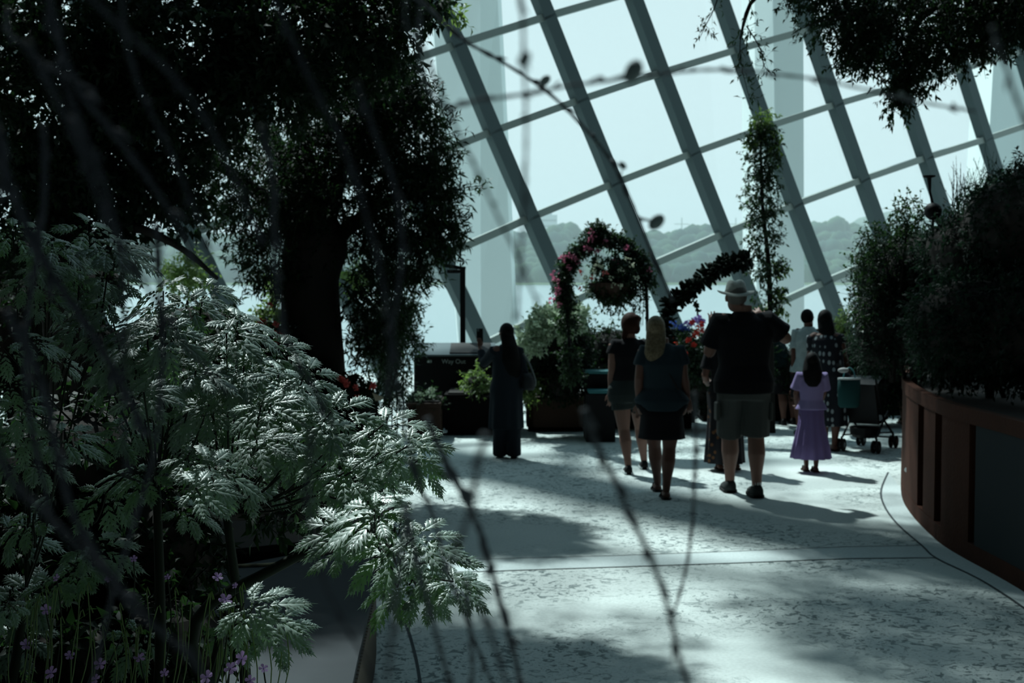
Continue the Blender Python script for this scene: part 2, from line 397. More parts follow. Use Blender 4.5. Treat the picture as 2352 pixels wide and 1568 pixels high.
# --- unseen rest of the conservatory, made dark and opaque to hold back sky light
M['dark'] = mat('dark_sky_block', (.035, .04, .042), .9)
mb = MB(); mb.box((0, -5, 9), (60, .3, 22)); struct(mb.build('wall_back', M['dark']))
mb = MB(); mb.box((-17, 6, 10), (.3, 26, 20)); struct(mb.build('wall_left', M['dark']))
mb = MB(); mb.box((19, 8, 10), (.3, 26, 20)); struct(mb.build('wall_right', M['dark']))
mb = MB(); mb.add([(-24, -6, 17), (24, -6, 17), (24, 9.5, 18.5), (-24, 9.5, 18.5), (-24, -6, 17.3), (24, -6, 17.3), (24, 9.5, 18.8), (-24, 9.5, 18.8)], [(0, 3, 2, 1), (4, 5, 6, 7), (0, 1, 5, 4), (1, 2, 6, 5), (2, 3, 7, 6), (3, 0, 4, 7)])
struct(mb.build('ceiling', M['dark']))
# --- big pale arches outside the glass
def arch(label, corners_bot, corners_top, d, name='steel_arch'):
    """three picture columns (left edge, fold, right edge) at the foot and high up"""
    (bl, bm_, br, yb), (tl, tm, tr, yt) = corners_bot, corners_top
    mb = MB(); rings = []
    for s_ in (0, .33, .66, 1, 1.3):
        f_ = lambda a, b: a + (b - a) * s_
        y = f_(yb, yt); pl = P(f_(bl, tl), y, d + .7); pm = P(f_(bm_, tm), y, d); pr = P(f_(br, tr), y, d + .6)
        rings += [pl, pm, pr, pr + Vector((.1, 1.4, 0)), pl + Vector((-.1, 1.4, 0))]
    fs = [(k * 5 + j, k * 5 + (j + 1) % 5, (k + 1) * 5 + (j + 1) % 5, (k + 1) * 5 + j) for k in range(4) for j in range(5)] + [(4, 3, 2, 1, 0), (20, 21, 22, 23, 24)]
    mb.add(rings, fs); o = mb.build(name, M['arch']); return tag(o, label, 'pillar', 'pale arch legs outside the glass')
arch('pale tapering arch leg outside the glass behind the person holding up a phone', (1068, 1105, 1192, 960), (990, 1103, 1143, 0), 33)
arch('pale arch leg outside the glass behind the slender climbing tree', (1740, 1790, 1848, 960), (1733, 1775, 1845, 0), 33)
arch('pale arch leg outside the glass at the far right edge', (2235, 2300, 2400, 960), (2290, 2370, 2480, 0), 36)
# overhead arches of the same kind, whose shade falls across the path
def overhead(label, p0, p1, w, z, ext0, ext1):
    a, b = G(*p0), G(*p1); d = (b - a); s_ = SUN / SUN.z; mb = MB(); pts = []
    for k in range(9):
        t = -ext0 + (1 + ext0 + ext1) * k / 8; zz = z + 1.2 * math.sin(PI * k / 8); pts.append(a + d * t + s_ * zz)
    mb.tube(pts, w * .5, n=10, flat=(1, .6), ax=(0, 0, 1)); return tag(mb.build('steel_arch', M['arch'], smooth=True), label, 'arch')
overhead('broad pale arch crossing high above the path, above the frame', (1200, 1092), (1650, 1184), 2.3, 19.5, 2.2, 1.5)
overhead('narrow pale arch crossing high above the path, nearer than the broad one', (1050, 1205), (1500, 1290), .55, 19.5, 2.2, 2.5)
# --- outdoors
wm = mat('water', (.20, .27, .28), .25, .5); M['water'] = wm
mb = MB(); mb.box((0, 2030, -2.1), (4400, 4000, .2)); tag(mb.build('bay_water', M['water']), 'calm pale bay water beyond the glass', 'water', kind='stuff')
M['bank'] = mat('grass_bank', (.26, .36, .17), .9); M['forest'] = mat('forest', (.012, .050, .038), .9, .1, noise=(.05, (.04, .09, .045)), bump=(.5, 1))
M['conc'] = mat('far_concrete', (.36, .40, .42), .8)
mb = MB(); mb.prism([(-1500, 850), (1500, 850), (1500, 1500), (-1500, 1500)], -2.1, -.6); struct(mb.build('far_shore', M['bank']))
mb = MB()
def top(px): return np.interp(px, [-400, 500, 1100, 1230, 1300, 1360, 1420, 1500, 1560, 1640, 1700, 1800, 1860, 1920, 1975, 2050, 2400], [560, 540, 545, 535, 515, 545, 540, 535, 530, 515, 530, 530, 520, 505, 525, 540, 545])
for px in range(-500, 2700, 9):
    for row in range(5):
        d = 880 + row * 35 + random.uniform(-12, 12); x = px + random.uniform(-8, 8); yt = 628 - (628 - top(x)) * (row + 1) / 5 + random.uniform(-3, 5)
        c = P(x, yt, d); r = random.uniform(5, 9); mb.ell((c.x, c.y, c.z - r), (r * 1.1, r * 1.1, r * random.uniform(1, 1.5)), 7, 5)
        if row in (0, 4): mb.ell((c.x, c.y, (c.z - r) * .45), (r * 1.4, r * 1.1, (c.z - r) * .55 + 3), 6, 4)
tag(mb.build('far_forest', M['forest'], smooth=True), 'hazy belt of trees on the far shore of the bay', 'forest', kind='stuff')
mb = MB(); hp = []
for px in range(1700, 2700, 25):
    c = P(px, np.interp(px, [1700, 1960, 2010, 2060, 2120, 2300, 2700], [560, 520, 489, 484, 492, 500, 510]) + random.uniform(-2, 2), 1900); mb.ell((c.x, c.y, c.z * .5), (45, 60, c.z * .5), 10, 8)
struct(mb.build('far_hill', M['forest'], smooth=True))
def tower(label, x0, x1, yt, d):
    a = P(x0, yt, d); b = P(x1, yt, d); t = empty('tower_block', ((a.x + b.x) / 2, a.y, -.6), 0, label, 'building')
    w = b.x - a.x; mb = MB(); mb.box((0, w / 2, a.z / 2), (w, w, a.z)); mb.build('walls', M['conc'], t)
    for k in range(int(a.z / 7)): mb = MB(); mb.box((0, -.2, 4 + k * 7), (w * .9, .6, 2.4)); mb.build('window_band', M['panel'], t)
    mb = MB(); mb.box((0, w / 2, a.z + 3), (w * .4, w * .4, 6)); mb.build('roof_house', M['conc'], t)
tower('wide pale tower block in haze beyond the far trees, left of the flower arch', 1241, 1280, 492, 1600)
tower('slender pale tower block in haze beside the wide one', 1222, 1238, 510, 1700)
tower('low pale block in haze above the far trees, behind the flower arch', 1340, 1372, 527, 1750)
for px in (1566, 1690):
    b_ = P(px, 640, 1250); t_ = P(px, 500, 1250); mb = MB(); mb.tube([(b_.x, b_.y, -1), (t_.x, t_.y, t_.z)], [1.2, .5], 5)
    for z in (.8, .9): mb.bar((t_.x - 7, t_.y, t_.z * z), (t_.x + 7, t_.y, t_.z * z), .7, .7)
    tag(mb.build('pylon', M['conc']), 'thin mast on the far shore ' + ('left of the slender tree' if px > 1600 else 'above the leafy arch'), 'mast')
hv = bpy.data.materials.new('haze'); hv.use_nodes = True; n = hv.node_tree.nodes; n.remove(n['Principled BSDF'])
v = n.new('ShaderNodeVolumePrincipled'); v.inputs['Color'].default_value = (.84, .97, 1, 1); v.inputs['Density'].default_value = .00042; v.inputs['Anisotropy'].default_value = .2
hv.node_tree.links.new(v.outputs[0], n['Material Output'].inputs['Volume'])
mb = MB(); mb.box((0, 1130, 60), (3400, 2100, 130)); tag(mb.build('haze', hv), 'thin humid haze over the bay', 'haze', kind='stuff')
# ================================================================ PLANTERS AND BUILT THINGS
def plant(name, px, py, z, label, cat='plant', group=None, d=None):
    p = G(px, py, z) if d is None else P(px, py, d); p.z = z
    return empty(name, p, 0, label, cat, group)
# --- right curved planter wall
pl = empty('curved_planter', (base[12].x, base[12].y, 0), 0, 'tall curved terracotta planter wall with dark vertical slots along the right of the path', 'planter'); iv = invof(pl)
inn = [Vector((p.x, p.y, 0)) for p in base]; cum = [0]
for i in range(1, len(inn)): cum.append(cum[-1] + (inn[i] - inn[i - 1]).length)
far = [Vector((9.5, inn[-1].y, 0)), Vector((9.5, inn[0].y + 2.5, 0)), Vector((inn[0].x + .8, inn[0].y + 2.5, 0))]
mb = MB(); mb.prism([(p.x + .04, p.y, 0) for p in inn] + [(p.x, p.y, 0) for p in far], 0, 1.02); mb.build('core_wall', M['darkwall'], pl, inv=iv)
def at(s):
    s = min(max(s, 0), cum[-1]); i = min(np.searchsorted(cum, s, 'right') - 1, len(inn) - 2); return inn[i].lerp(inn[i + 1], (s - cum[i]) / (cum[i + 1] - cum[i]))
def s_of(px):
    best = 0; bd = 1e9
    for k in range(900):
        s = cum[-1] * k / 899; q = at(s)
        x = 1176 + FPX * q.x / (q.y * math.cos(TH) + (EYE) * math.sin(TH))
        if q.y < inn[4].y and abs(x - px) < bd: bd = abs(x - px); best = s
    return best
def strip(s0, s1, z0, z1, th, m, name):
    n = max(2, int((s1 - s0) / .06)); O = []; I = []
    for k in range(n + 1):
        s = s0 + (s1 - s0) * k / n; p = at(s); t = (at(s + .05) - at(s - .05)).normalized(); r = Vector((t.y, -t.x, 0))
        if r.x > 0: r = -r
        O.append(p + r * th); I.append(p - r * .02)
    v = [(p.x, p.y, z) for p in O for z in (z0, z1)] + [(p.x, p.y, z) for p in I for z in (z0, z1)]; m_ = (n + 1) * 2
    fs = []
    for k in range(n):
        a = 2 * k; fs += [(a, a + 2, a + 3, a + 1), (m_ + a, m_ + a + 1, m_ + a + 3, m_ + a + 2), (a + 1, a + 3, m_ + a + 3, m_ + a + 1), (a, m_ + a, m_ + a + 2, a + 2)]
    fs += [(0, 1, m_ + 1, m_), (2 * n, m_ + 2 * n, m_ + 2 * n + 1, 2 * n + 1)]
    mb = MB(); mb.add(v, fs); o = mb.build(name, m, pl, inv=iv, smooth=False)
    return o
strip(0, cum[-1], 0, .13, .045, M['terra'], 'base_rail'); strip(0, cum[-1], .99, 1.1, .05, M['terra'], 'top_rail')
slots = [(2117, 2130), (2156, 2171), (2234, 2250)]
cuts = [0]
for a, b in slots: cuts += [s_of(a), s_of(b)]
for k in range(0, len(cuts), 2):
    s0 = cuts[k]; s1 = cuts[k + 1] if k + 1 < len(cuts) else cum[-1]
    strip(s0, s1, .13, .99, .04, M['terra'] if k < 6 else M['slate'], 'wall_panel' if k < 6 else 'slate_panel')
p = at(0); mb = MB()
q = G(2098, 1130); mb.box((q.x + .03, q.y + .02, .68), (.10, .14, 1.36)); mb.build('end_post', M['wood'], pl, inv=iv)
mb = MB(); q = P(2087, 1066, FPX * EYE / 490.); t_ = at(s_of(2089)); mb.tube([(t_.x - .01, t_.y - .05, .31), (t_.x - .06, t_.y - .09, .325)], .022, 10); mb.build('step_light', M['txt'], pl, inv=iv)
mb = MB(); mb.prism([(p.x + .1, p.y, 0) for p in inn] + [(p.x, p.y, 0) for p in far], 1.02, 1.06); mb.build('soil', M['soil'], pl, inv=iv)
# --- hedges on it
def shrub(name, label, root, blobs, ntw, per, L, W, m, cat='shrub', stems=3, group=None, core=None, **k):
    e_ = empty(name, root, 0, label, cat, group); iv = invof(e_)
    mb = MB()
    for i in range(stems):
        c = Vector(blobs[i % len(blobs)][0]); r = Vector(root) + Vector((random.uniform(-.1, .1), random.uniform(-.08, .08), 0))
        mid = r.lerp(c, .5) + Vector((random.uniform(-.05, .05), 0, .05)); mb.tube([r, mid, c], [.022, .016, .007], 6)
    mb.build('stem', M['bark'], e_, inv=iv)
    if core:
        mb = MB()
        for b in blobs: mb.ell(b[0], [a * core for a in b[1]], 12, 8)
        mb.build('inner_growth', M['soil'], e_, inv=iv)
    foliage('foliage', blobs, ntw, per, L, W, m, e_, iv, **k)
    return e_
def gz(px, py, z, d): q = P(px, py, d); return (q.x, q.y, z)
shrub('trailing_shrub', 'fine-leaved grey-green shrub spilling over the far end of the terracotta planter', gz(2110, 800, 1.06, 12.6),
      [B(2055, 640, 80, 95, 12.8, .7), B(2030, 745, 68, 95, 12.6, .6), B(2110, 600, 85, 70, 12.8, .8), B(2020, 805, 55, 50, 12.5, .4), B(2120, 760, 100, 85, 12.3, .6)], 5200, 9, .050, .013, M['leafR'], core=.86, twl=.28, twr=.0025)
shrub('clipped_shrub', 'large dark rounded shrub at the right edge, highest mass on the terracotta planter', gz(2290, 900, 1.06, 10.6),
      [B(2235, 575, 105, 95, 11.2, .8), B(2330, 520, 110, 120, 10.6, .9), B(2240, 740, 150, 110, 10.4, .7), B(2350, 760, 130, 130, 10, .7), B(2200, 820, 90, 60, 10.8, .5), B(2390, 440, 70, 80, 10.6, .7)], 6500, 9, .06, .022, M['leafR'], core=.9, twl=.3)
shrub('feathery_shrub', 'small upright feathery shrub with thin bare tips rising left of the dark rounded shrub', gz(2215, 560, 1.06, 11.8),
      [B(2235, 450, 30, 45, 11.8, .15), B(2200, 450, 22, 42, 11.8, .15), B(2268, 425, 26, 40, 11.8, .15)], 110, 10, .03, .006, M['leafR'], twl=.42, jit=.2, droop=-1.6, spread=.5)
shrub('wispy_shrub', 'thin wispy shrub with sparse round leaves against the sky above the fine-leaved shrub', gz(2060, 620, 1.06, 12.2),
      [B(2085, 505, 42, 50, 12.2, .2), B(2030, 560, 50, 50, 12.2, .3), B(2000, 620, 42, 60, 12.3, .3), B(1985, 700, 34, 60, 12.4, .3)], 330, 7, .045, .026, M['leafB'], twl=.3, jit=.3, droop=-.5)
mb = MB(); q = P(2143, 485, 11.4); k = 11.4 / FPX
go = empty('globe_ornament', (q.x, q.y, 1.4), 0, 'black globe ornament with a thin neck and flat cap standing above the right hedge', 'ornament'); iv = invof(go)
mb.ell(q, (20 * k,) * 3, 20, 14); mb.build('globe', M['blackm'], go, inv=iv, smooth=True)
mb = MB(); a = P(2142, 468, 11.4); b = P(2136, 440, 11.4); c = P(2134, 406, 11.4); mb.tube([a, b, c], [.014, .010, .022], 8); mb.build('neck', M['blackm'], go, inv=iv)
mb = MB(); mb.vloft([(c.x, c.y, c.z - .01, .02, .02), (c.x, c.y, c.z, .055, .055), (c.x, c.y, c.z + .012, .055, .055)], 16); mb.build('cap', M['blackm'], go, inv=iv)
mb = MB(); mb.tube([(q.x, q.y, 1.4), (q.x, q.y, q.z)], .012, 6); mb.build('stake', M['blackm'], go, inv=iv)

# --- left bench ledge with slatted face, and what stands on it
LZ = .4
e1 = G(850, 1240, LZ); e2 = G(858, 1345, LZ); e3 = G(810, 1568, LZ); e4 = G(770, 1800, LZ); w1 = G(530, 1300, LZ); w2 = G(250, 1305, LZ)
bl_ = empty('bench_ledge', (e2.x - .5, e2.y, 0), 0, 'low dark grey ledge with a slatted timber side left of the path', 'bench'); iv = invof(bl_)
poly = [(p.x, p.y) for p in smooth_path([e1, G(857, 1290, LZ), e2, G(838, 1440, LZ), e3, e4], 4)] + [(e4.x - 2.5, e4.y), (w2.x - .4, w2.y)] + [(w2.x, w2.y), (w1.x, w1.y)]
mb = MB(); mb.prism(poly, LZ - .035, LZ); mb.build('top_slab', mat('ledge_concrete', (.026, .032, .036), .9, noise=(4, (.022, .027, .031))), bl_, inv=iv)
inner = [(x - .03, y) for x, y in poly]; mb = MB(); mb.prism(inner, 0, LZ - .035); mb.build('core', M['darkwall'], bl_, inv=iv)
ep = smooth_path([Vector((p[0], p[1], 0)) for p in poly[:21]], 2); mb = MB(); acc = 0; M['slatw'] = mat('bleached_slats', (.075, .058, .042), .7)
for i in range(1, len(ep)):
    sg = ep[i] - ep[i - 1]
    if sg.length < 1e-4: continue
    nseg = max(1, int(sg.length / .05))
    for j in range(nseg):
        c = ep[i - 1].lerp(ep[i], (j + .5) / nseg); R = Matrix.Rotation(math.atan2(sg.y, sg.x), 3, 'Z'); mb.box((c.x, c.y, (LZ - .035) / 2), (sg.length / nseg * .72, .022, LZ - .035), R)
mb.build('slats', M['slatw'], bl_, inv=iv)
mb = MB(); cb = smooth_path([G(330, 1308, LZ), G(530, 1303, LZ), G(640, 1297, LZ), G(740, 1276, LZ), G(850, 1236, LZ), G(905, 1190, LZ)], 5); cb = [p + Vector((0, 0, .008)) for p in cb]
mb.tube(cb, .010, 6); tag(mb.build('rim_edging', mat('pale_rim', (.42, .34, .20), .7, noise=(14, (.10, .08, .05)))), 'thin pale rim edge curving along the back of the grey ledge', 'edging')  # rim of the ledge, built as a separate thin pale line
# soil bed behind the ledge
bed = struct(MB().build('ground_bed', M['soil'])) if False else None
sb = empty('planting_bed', (-3.2, 9.2, 0), 0, 'dark raised soil bed behind the grey ledge on the left', 'planter'); iv = invof(sb)
bp_ = [G(905, 1190, .3), G(850, 1236, .3), G(740, 1276, .3), G(530, 1300, .3)]
poly = [(p.x, p.y + .03) for p in bp_] + [(-7, 8.0), (-7, 13.5), (-2.0, 13.5), (-1.35, 11.8), (-1.05, 10)]
mb = MB(); mb.prism(poly, 0, .36); mb.build('bed_wall', M['darkwall'], sb, inv=iv); mb = MB(); mb.prism([(x * .985, y) for x, y in poly], .36, .40); mb.build('soil', M['soil'], sb, inv=iv)

# ================================================================ TREES
def canopy_tree(name, label, root, trunk, limbs, blobs, ntw, per, L, W, m, cat='tree', **k):
    e_ = empty(name, root, 0, label, cat); iv = invof(e_)
    mb = MB(); mb.tube(smooth_path(trunk[0], 4), list(np.interp(np.linspace(0, 1, (len(trunk[0]) - 1) * 4 + 1), np.linspace(0, 1, len(trunk[1])), trunk[1])), 14); mb.build('trunk', M['bark'], e_, inv=iv, smooth=True)
    for lb_ in limbs:
        mb = MB(); pp = smooth_path(lb_[0], 5); mb.tube(pp, list(np.linspace(lb_[1], lb_[2], len(pp))), 8); mb.build('limb', M['bark'], e_, inv=iv, smooth=True)
    foliage('foliage', blobs, ntw, per, L, W, m, e_, iv, **k); return e_
T = 12.1
tb = P(715, 900, T); tb.z = .38
canopy_tree('narrow_leaved_tree', 'dense dark narrow-leaved tree with a thick trunk left of the glass wall', tb,
    ([tb, P(722, 880, T), P(716, 760, T), P(712, 640, T), P(725, 560, T), P(715, 500, T)], [.34, .29, .28, .27, .30, .2]),
    [([P(700, 560, T), P(640, 480, T), P(560, 420, T), P(480, 360, T)], .11, .03), ([P(735, 560, T), P(760, 470, T), P(790, 380, T), P(860, 260, T)], .12, .03),
     ([P(725, 540, T), P(715, 440, T), P(700, 320, T), P(690, 200, T)], .11, .03), ([P(745, 570, T), P(830, 500, T), P(910, 450, T), P(980, 420, T)], .08, .02)],
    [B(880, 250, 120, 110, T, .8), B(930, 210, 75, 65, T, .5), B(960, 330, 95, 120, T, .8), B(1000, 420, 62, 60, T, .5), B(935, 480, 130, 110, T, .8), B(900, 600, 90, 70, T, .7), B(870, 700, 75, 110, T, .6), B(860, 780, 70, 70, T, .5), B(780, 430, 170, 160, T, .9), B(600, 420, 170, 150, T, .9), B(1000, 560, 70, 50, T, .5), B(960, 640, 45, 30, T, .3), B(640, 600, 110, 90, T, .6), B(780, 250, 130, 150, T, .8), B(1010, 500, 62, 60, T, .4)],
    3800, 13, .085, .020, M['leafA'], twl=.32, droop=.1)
T2 = 8.9
def shade(px, py, rx, ry, z, w):
    g = G(px, py); return (tuple(g + SUN / SUN.z * z), (rx, ry, .35), w)
t0 = P(180, 1150, T2); t0.z = .38
canopy_tree('spreading_tree', 'black spreading tree with oval leaves filling the top left corner', t0,
    ([t0, P(170, 900, T2), P(140, 600, T2), P(190, 300, T2), P(240, 80, T2)], [.2, .16, .15, .12, .07]),
    [([P(150, 600, T2), P(270, 520, T2), P(400, 560, T2), P(500, 640, T2)], .05, .012), ([P(180, 320, T2), P(360, 240, T2), P(560, 120, T2), P(740, 60, T2)], .07, .015), ([P(160, 460, T2), P(60, 300, T2), P(-60, 160, T2)], .07, .03), ([P(190, 300, T2), P(340, 360, T2), P(520, 300, T2)], .05, .01)],
    [B(140, 60, 260, 160, T2, .8), B(430, 90, 220, 150, T2, .8), B(680, 80, 190, 140, T2, .7), B(850, 60, 130, 90, T2, .5), B(960, 15, 90, 40, T2, .3), B(120, 260, 230, 180, T2, .8), B(380, 280, 190, 150, T2, .7), B(620, 200, 160, 100, T2, .6), B(170, 420, 220, 100, T2, .6), B(360, 470, 130, 70, T2, .4), B(60, 560, 140, 100, T2, .5), B(250, 560, 60, 60, T2, .4), B(870, 150, 70, 60, T2, .4), B(700, -60, 300, 60, T2, .6), shade(760, 1440, 1.0, 1.6, 6.0, 90000), shade(690, 1590, .8, .9, 6.0, 60000), shade(1420, 1440, .7, .5, 6.2, 5000), shade(500, 1330, 1.3, 1.3, 6.0, 60000), ((-2.5, 5.0, 4.7), (.6, 1.0, .25), 70000), ((-2.3, 4.6, 3.9), (.5, .5, .2), 9000), ((-1.75, 5.1, 4.6), (.5, .7, .2), 3500)],  # last clumps are unseen foliage added above the frame to cast shade
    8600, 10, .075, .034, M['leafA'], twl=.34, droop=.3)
# middle-distance shrubs under the canopies
shrub('bed_shrub', 'dark bushy shrub in the bed behind the grey ledge, near the thick trunk', (-2.1, 12.3, .4), [B(640, 840, 110, 110, 12, .6), B(500, 900, 150, 150, 11.6, .6), B(800, 960, 90, 90, 11.6, .5), B(850, 1080, 50, 110, 11, .35), B(690, 1080, 170, 110, 10.6, .5), B(450, 760, 130, 70, 12, .4)], 2600, 9, .07, .025, M['leafA'], core=.8)
shrub('bed_shrub', 'dark bushy shrub farther left in the bed, beneath the spreading tree', (-3.9, 11.0, .4), [B(180, 900, 200, 200, 10.8, .6), B(60, 760, 150, 150, 10.8, .6), B(330, 1010, 150, 160, 10.3, .5), B(100, 1150, 220, 150, 9.6, .5), B(400, 1180, 160, 90, 9.4, .4), B(200, 660, 100, 70, 11.2, .4), B(60, 640, 110, 100, 11, .4)], 2600, 9, .08, .03, M['leafA'], core=.85)
shrub('column_shrub', 'upright lit shrub at the right of the thick trunk, leaves hanging beside the bright water', (-1.5, 14.2, .1), [B(930, 720, 38, 60, 14.5, .25), B(925, 790, 50, 45, 14.5, .3), B(890, 740, 50, 80, 14.5, .3), B(900, 860, 45, 80, 14.5, .3)], 520, 9, .07, .02, M['leafB'])
shrub('yellow_green_shrub', 'yellow-green sunlit shrub seen through the gap left of the trunk', gz(430, 640, .1, 16), [B(430, 630, 55, 45, 16, .4), B(820, 640, 28, 34, 16, .3), B(640, 660, 30, 30, 16, .3)], 260, 9, .07, .035, M['leafC'])
# overhanging canopy at the top right
T3 = 11
def shade(px, py, rx, ry, z, w):
    g = G(px, py); return (tuple(g + SUN / SUN.z * z), (rx, ry, .35), w)
SHADE = [shade(1980, 1235, 1.3, .8, 6.2, 20000), shade(2100, 1330, 1.1, 1.0, 6.4, 26000), shade(2020, 1430, 1.0, .9, 6.6, 19000), shade(2280, 1480, 1.2, 1.1, 6.5, 42000), shade(1750, 1390, .5, .35, 6.4, 2200), shade(2250, 1250, 1.3, 1.3, 6.6, 26000), shade(2150, 1540, .9, .5, 6.3, 9000), shade(1560, 1180, .9, .35, 6.8, 2600), shade(1960, 1150, .9, .4, 6.5, 3000)]  # unseen leaf clumps added above the frame to shade the right of the path
tr0 = P(2420, 900, 11.4); tr0.z = 1.06
canopy_tree('overhanging_tree', 'dark tree whose crown hangs into the top right corner', tr0,
    ([tr0, P(2480, 600, 11.4), P(2450, 250, 11.4), P(2380, 0, 11), P(2300, -150, 11)], [.14, .12, .11, .09, .06]),
    [([P(2400, 30, T3), P(2240, -20, T3), P(2100, 60, T3), P(2090, 190, T3)], .05, .012), ([P(2300, -100, T3), P(2100, -120, T3), P(1900, -60, T3), P(1740, -10, T3), P(1700, 90, T3)], .05, .008), ([P(2410, 0, T3), P(2300, 40, T3), P(2240, 130, T3)], .04, .01)],
    [B(2120, 30, 210, 75, T3, .6), B(2260, 60, 130, 75, T3, .6), B(2040, 110, 120, 60, T3, .5), B(2100, 160, 75, 60, T3, .4), B(2220, 130, 60, 30, T3, .3), B(2060, 230, 32, 48, T3, .15), B(2090, 190, 30, 40, T3, .15), B(1950, 60, 90, 55, T3, .4), B(1880, 10, 90, 22, T3, .3), B(2320, 30, 90, 70, T3, .5), B(1965, 130, 50, 35, T3, .25), B(2110, -90, 420, 90, T3, .7, 20000)] + SHADE,
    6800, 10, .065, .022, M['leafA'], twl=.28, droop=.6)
def sprig(label, pts, d, m, n=60, L=.06, W=.016, grp=None):
    e_ = empty('hanging_sprig', P(*pts[0], d), 0, label, 'branch'); iv = invof(e_)
    pp = smooth_path([P(x, y, d + random.uniform(-.1, .1)) for x, y in pts], 6); mb = MB(); mb.tube(pp, list(np.linspace(.006, .002, len(pp))), 5); mb.build('stem', M['bark'], e_, inv=iv)
    i = rng.uniform(0, len(pp) - 1.01, n); k = i.astype(int); a = np.array([tuple(p) for p in pp]); p = a[k] + (a[k + 1] - a[k]) * (i - k)[:, None]; t = unit(a[k + 1] - a[k])
    d_ = unit(t * .6 + rng.normal(size=p.shape) * .8); V1 = ptwig(p, p + d_ * .1, .0015); q = np.repeat(p, 3, 0) + np.repeat(d_, 3, 0) * rng.uniform(.02, .11, (n * 3, 1)); dd = unit(np.repeat(d_, 3, 0) + rng.normal(size=q.shape) * .7)
    V, F = join([V1, leaves(q, dd, L * rng.uniform(.7, 1.2, n * 3), W)]); Mi = np.array(iv); V = V @ Mi[:3, :3].T + Mi[:3, 3]
    npmesh('foliage', V, F, m, e_)
sprig('long leafy sprig hanging before the third rib, the longest of the dangling sprigs', [(1745, -40), (1715, 40), (1700, 100), (1705, 160), (1722, 228)], 10.5, M['leafB'], 55)
sprig('short pale leafy sprig left of the long dangling sprig', [(1660, -40), (1640, 20), (1620, 60), (1605, 92)], 10.5, M['leafB'], 26)
sprig('leafy sprig curving right from the long dangling sprig', [(1715, 60), (1745, 110), (1755, 150), (1772, 172)], 10.6, M['leafB'], 30)
sprig('leafy sprig trailing across the fourth rib at the top', [(1960, 30), (1900, 45), (1850, 62), (1818, 80)], 10.6, M['leafB'], 26)
sprig('leafy sprig at the top centre left, pointing down into the sky', [(940, -40), (1000, 0), (1050, 30), (1062, 50)], 9.4, M['leafC'], 26, .07, .025)
sprig('leafy sprig reaching right from the narrow-leaved tree above the pale arch leg', [(1000, 450), (1050, 435), (1090, 428), (1112, 425)], 12.2, M['leafB'], 26, .07, .02)

# slender climber tree
d = 17.2
sx = empty('slender_tree', gz(1770, 900, 0, d), 0, 'slender columnar tree with a yellow-green tip rising behind the person in the hat', 'tree'); iv = invof(sx)
mb = MB(); stp = smooth_path([Vector(gz(1775, 900, 0, d)), P(1769, 720, d), P(1765, 600, d), P(1752, 480, d), P(1748, 380, d), P(1747, 270, d)], 4); mb.tube(stp, list(np.linspace(.042, .012, len(stp))), 8); mb.build('trunk', M['bark'], sx, inv=iv)
foliage('foliage', [B(1750, 350, 42, 80, d, .2, 3000), B(1752, 450, 44, 75, d, .2, 2300), B(1755, 540, 42, 60, d, .18, 1400), B(1765, 620, 48, 28, d, .2, 1000), B(1768, 690, 46, 40, d, .2, 800)], 560, 9, .064, .028, M['leafB'], sx, iv, twl=.23, shell=.1)
foliage('tip_foliage', [B(1755, 285, 36, 30, d, .2), B(1725, 330, 14, 22, d, .1), B(1780, 345, 16, 26, d, .1), B(1795, 620, 22, 14, d, .1), B(1790, 700, 20, 30, d, .1)], 110, 9, .072, .035, M['leafC'], sx, iv, twl=.18)
# arching succulent branch
d = 16.6
ar = empty('arching_succulent', gz(1528, 790, .5, d), 0, 'dark stubby-leaved plant arching over from the flower display to the slender tree', 'plant'); iv = invof(ar)
pts = [P(1530, 790, d), P(1535, 715, d), P(1560, 680, d), P(1600, 655, d), P(1640, 620, d), P(1680, 603, d), P(1718, 598, d)]; pp = smooth_path(pts, 8)
mb = MB(); mb.tube(pp, list(np.linspace(.03, .012, len(pp))), 6); mb.build('stem', M['stem'], ar, inv=iv)
mb = MB()
for i, p in enumerate(pp[:-1]):
    for s in range(11):
        t = (pp[i + 1] - p).normalized(); o = Vector(rng.normal(size=3)); o = (o - t * o.dot(t)).normalized(); ll = random.uniform(.7, 1.4); q_ = p + t * random.uniform(-.05, .05); mb.tube([q_, q_ + o * .06 * ll + t * .01, q_ + o * .11 * ll + t * random.uniform(-.03, .04)], [.012, .030, .018], 5, rnd=True, flat=(1, .5))
mb.build('stubby_leaves', M['leafA'], ar, inv=iv, smooth=True)
mb = MB(); b2 = smooth_path([P(1575, 665, d), P(1592, 690, d), P(1603, 715, d)], 5); mb.tube(b2, .008, 5)
for p in b2:
    for s in range(4): o = Vector(rng.normal(size=3)).normalized(); mb.tube([p, p + o * .05], [.008, .012], 5)
mb.build('side_shoot', M['leafA'], ar, inv=iv)

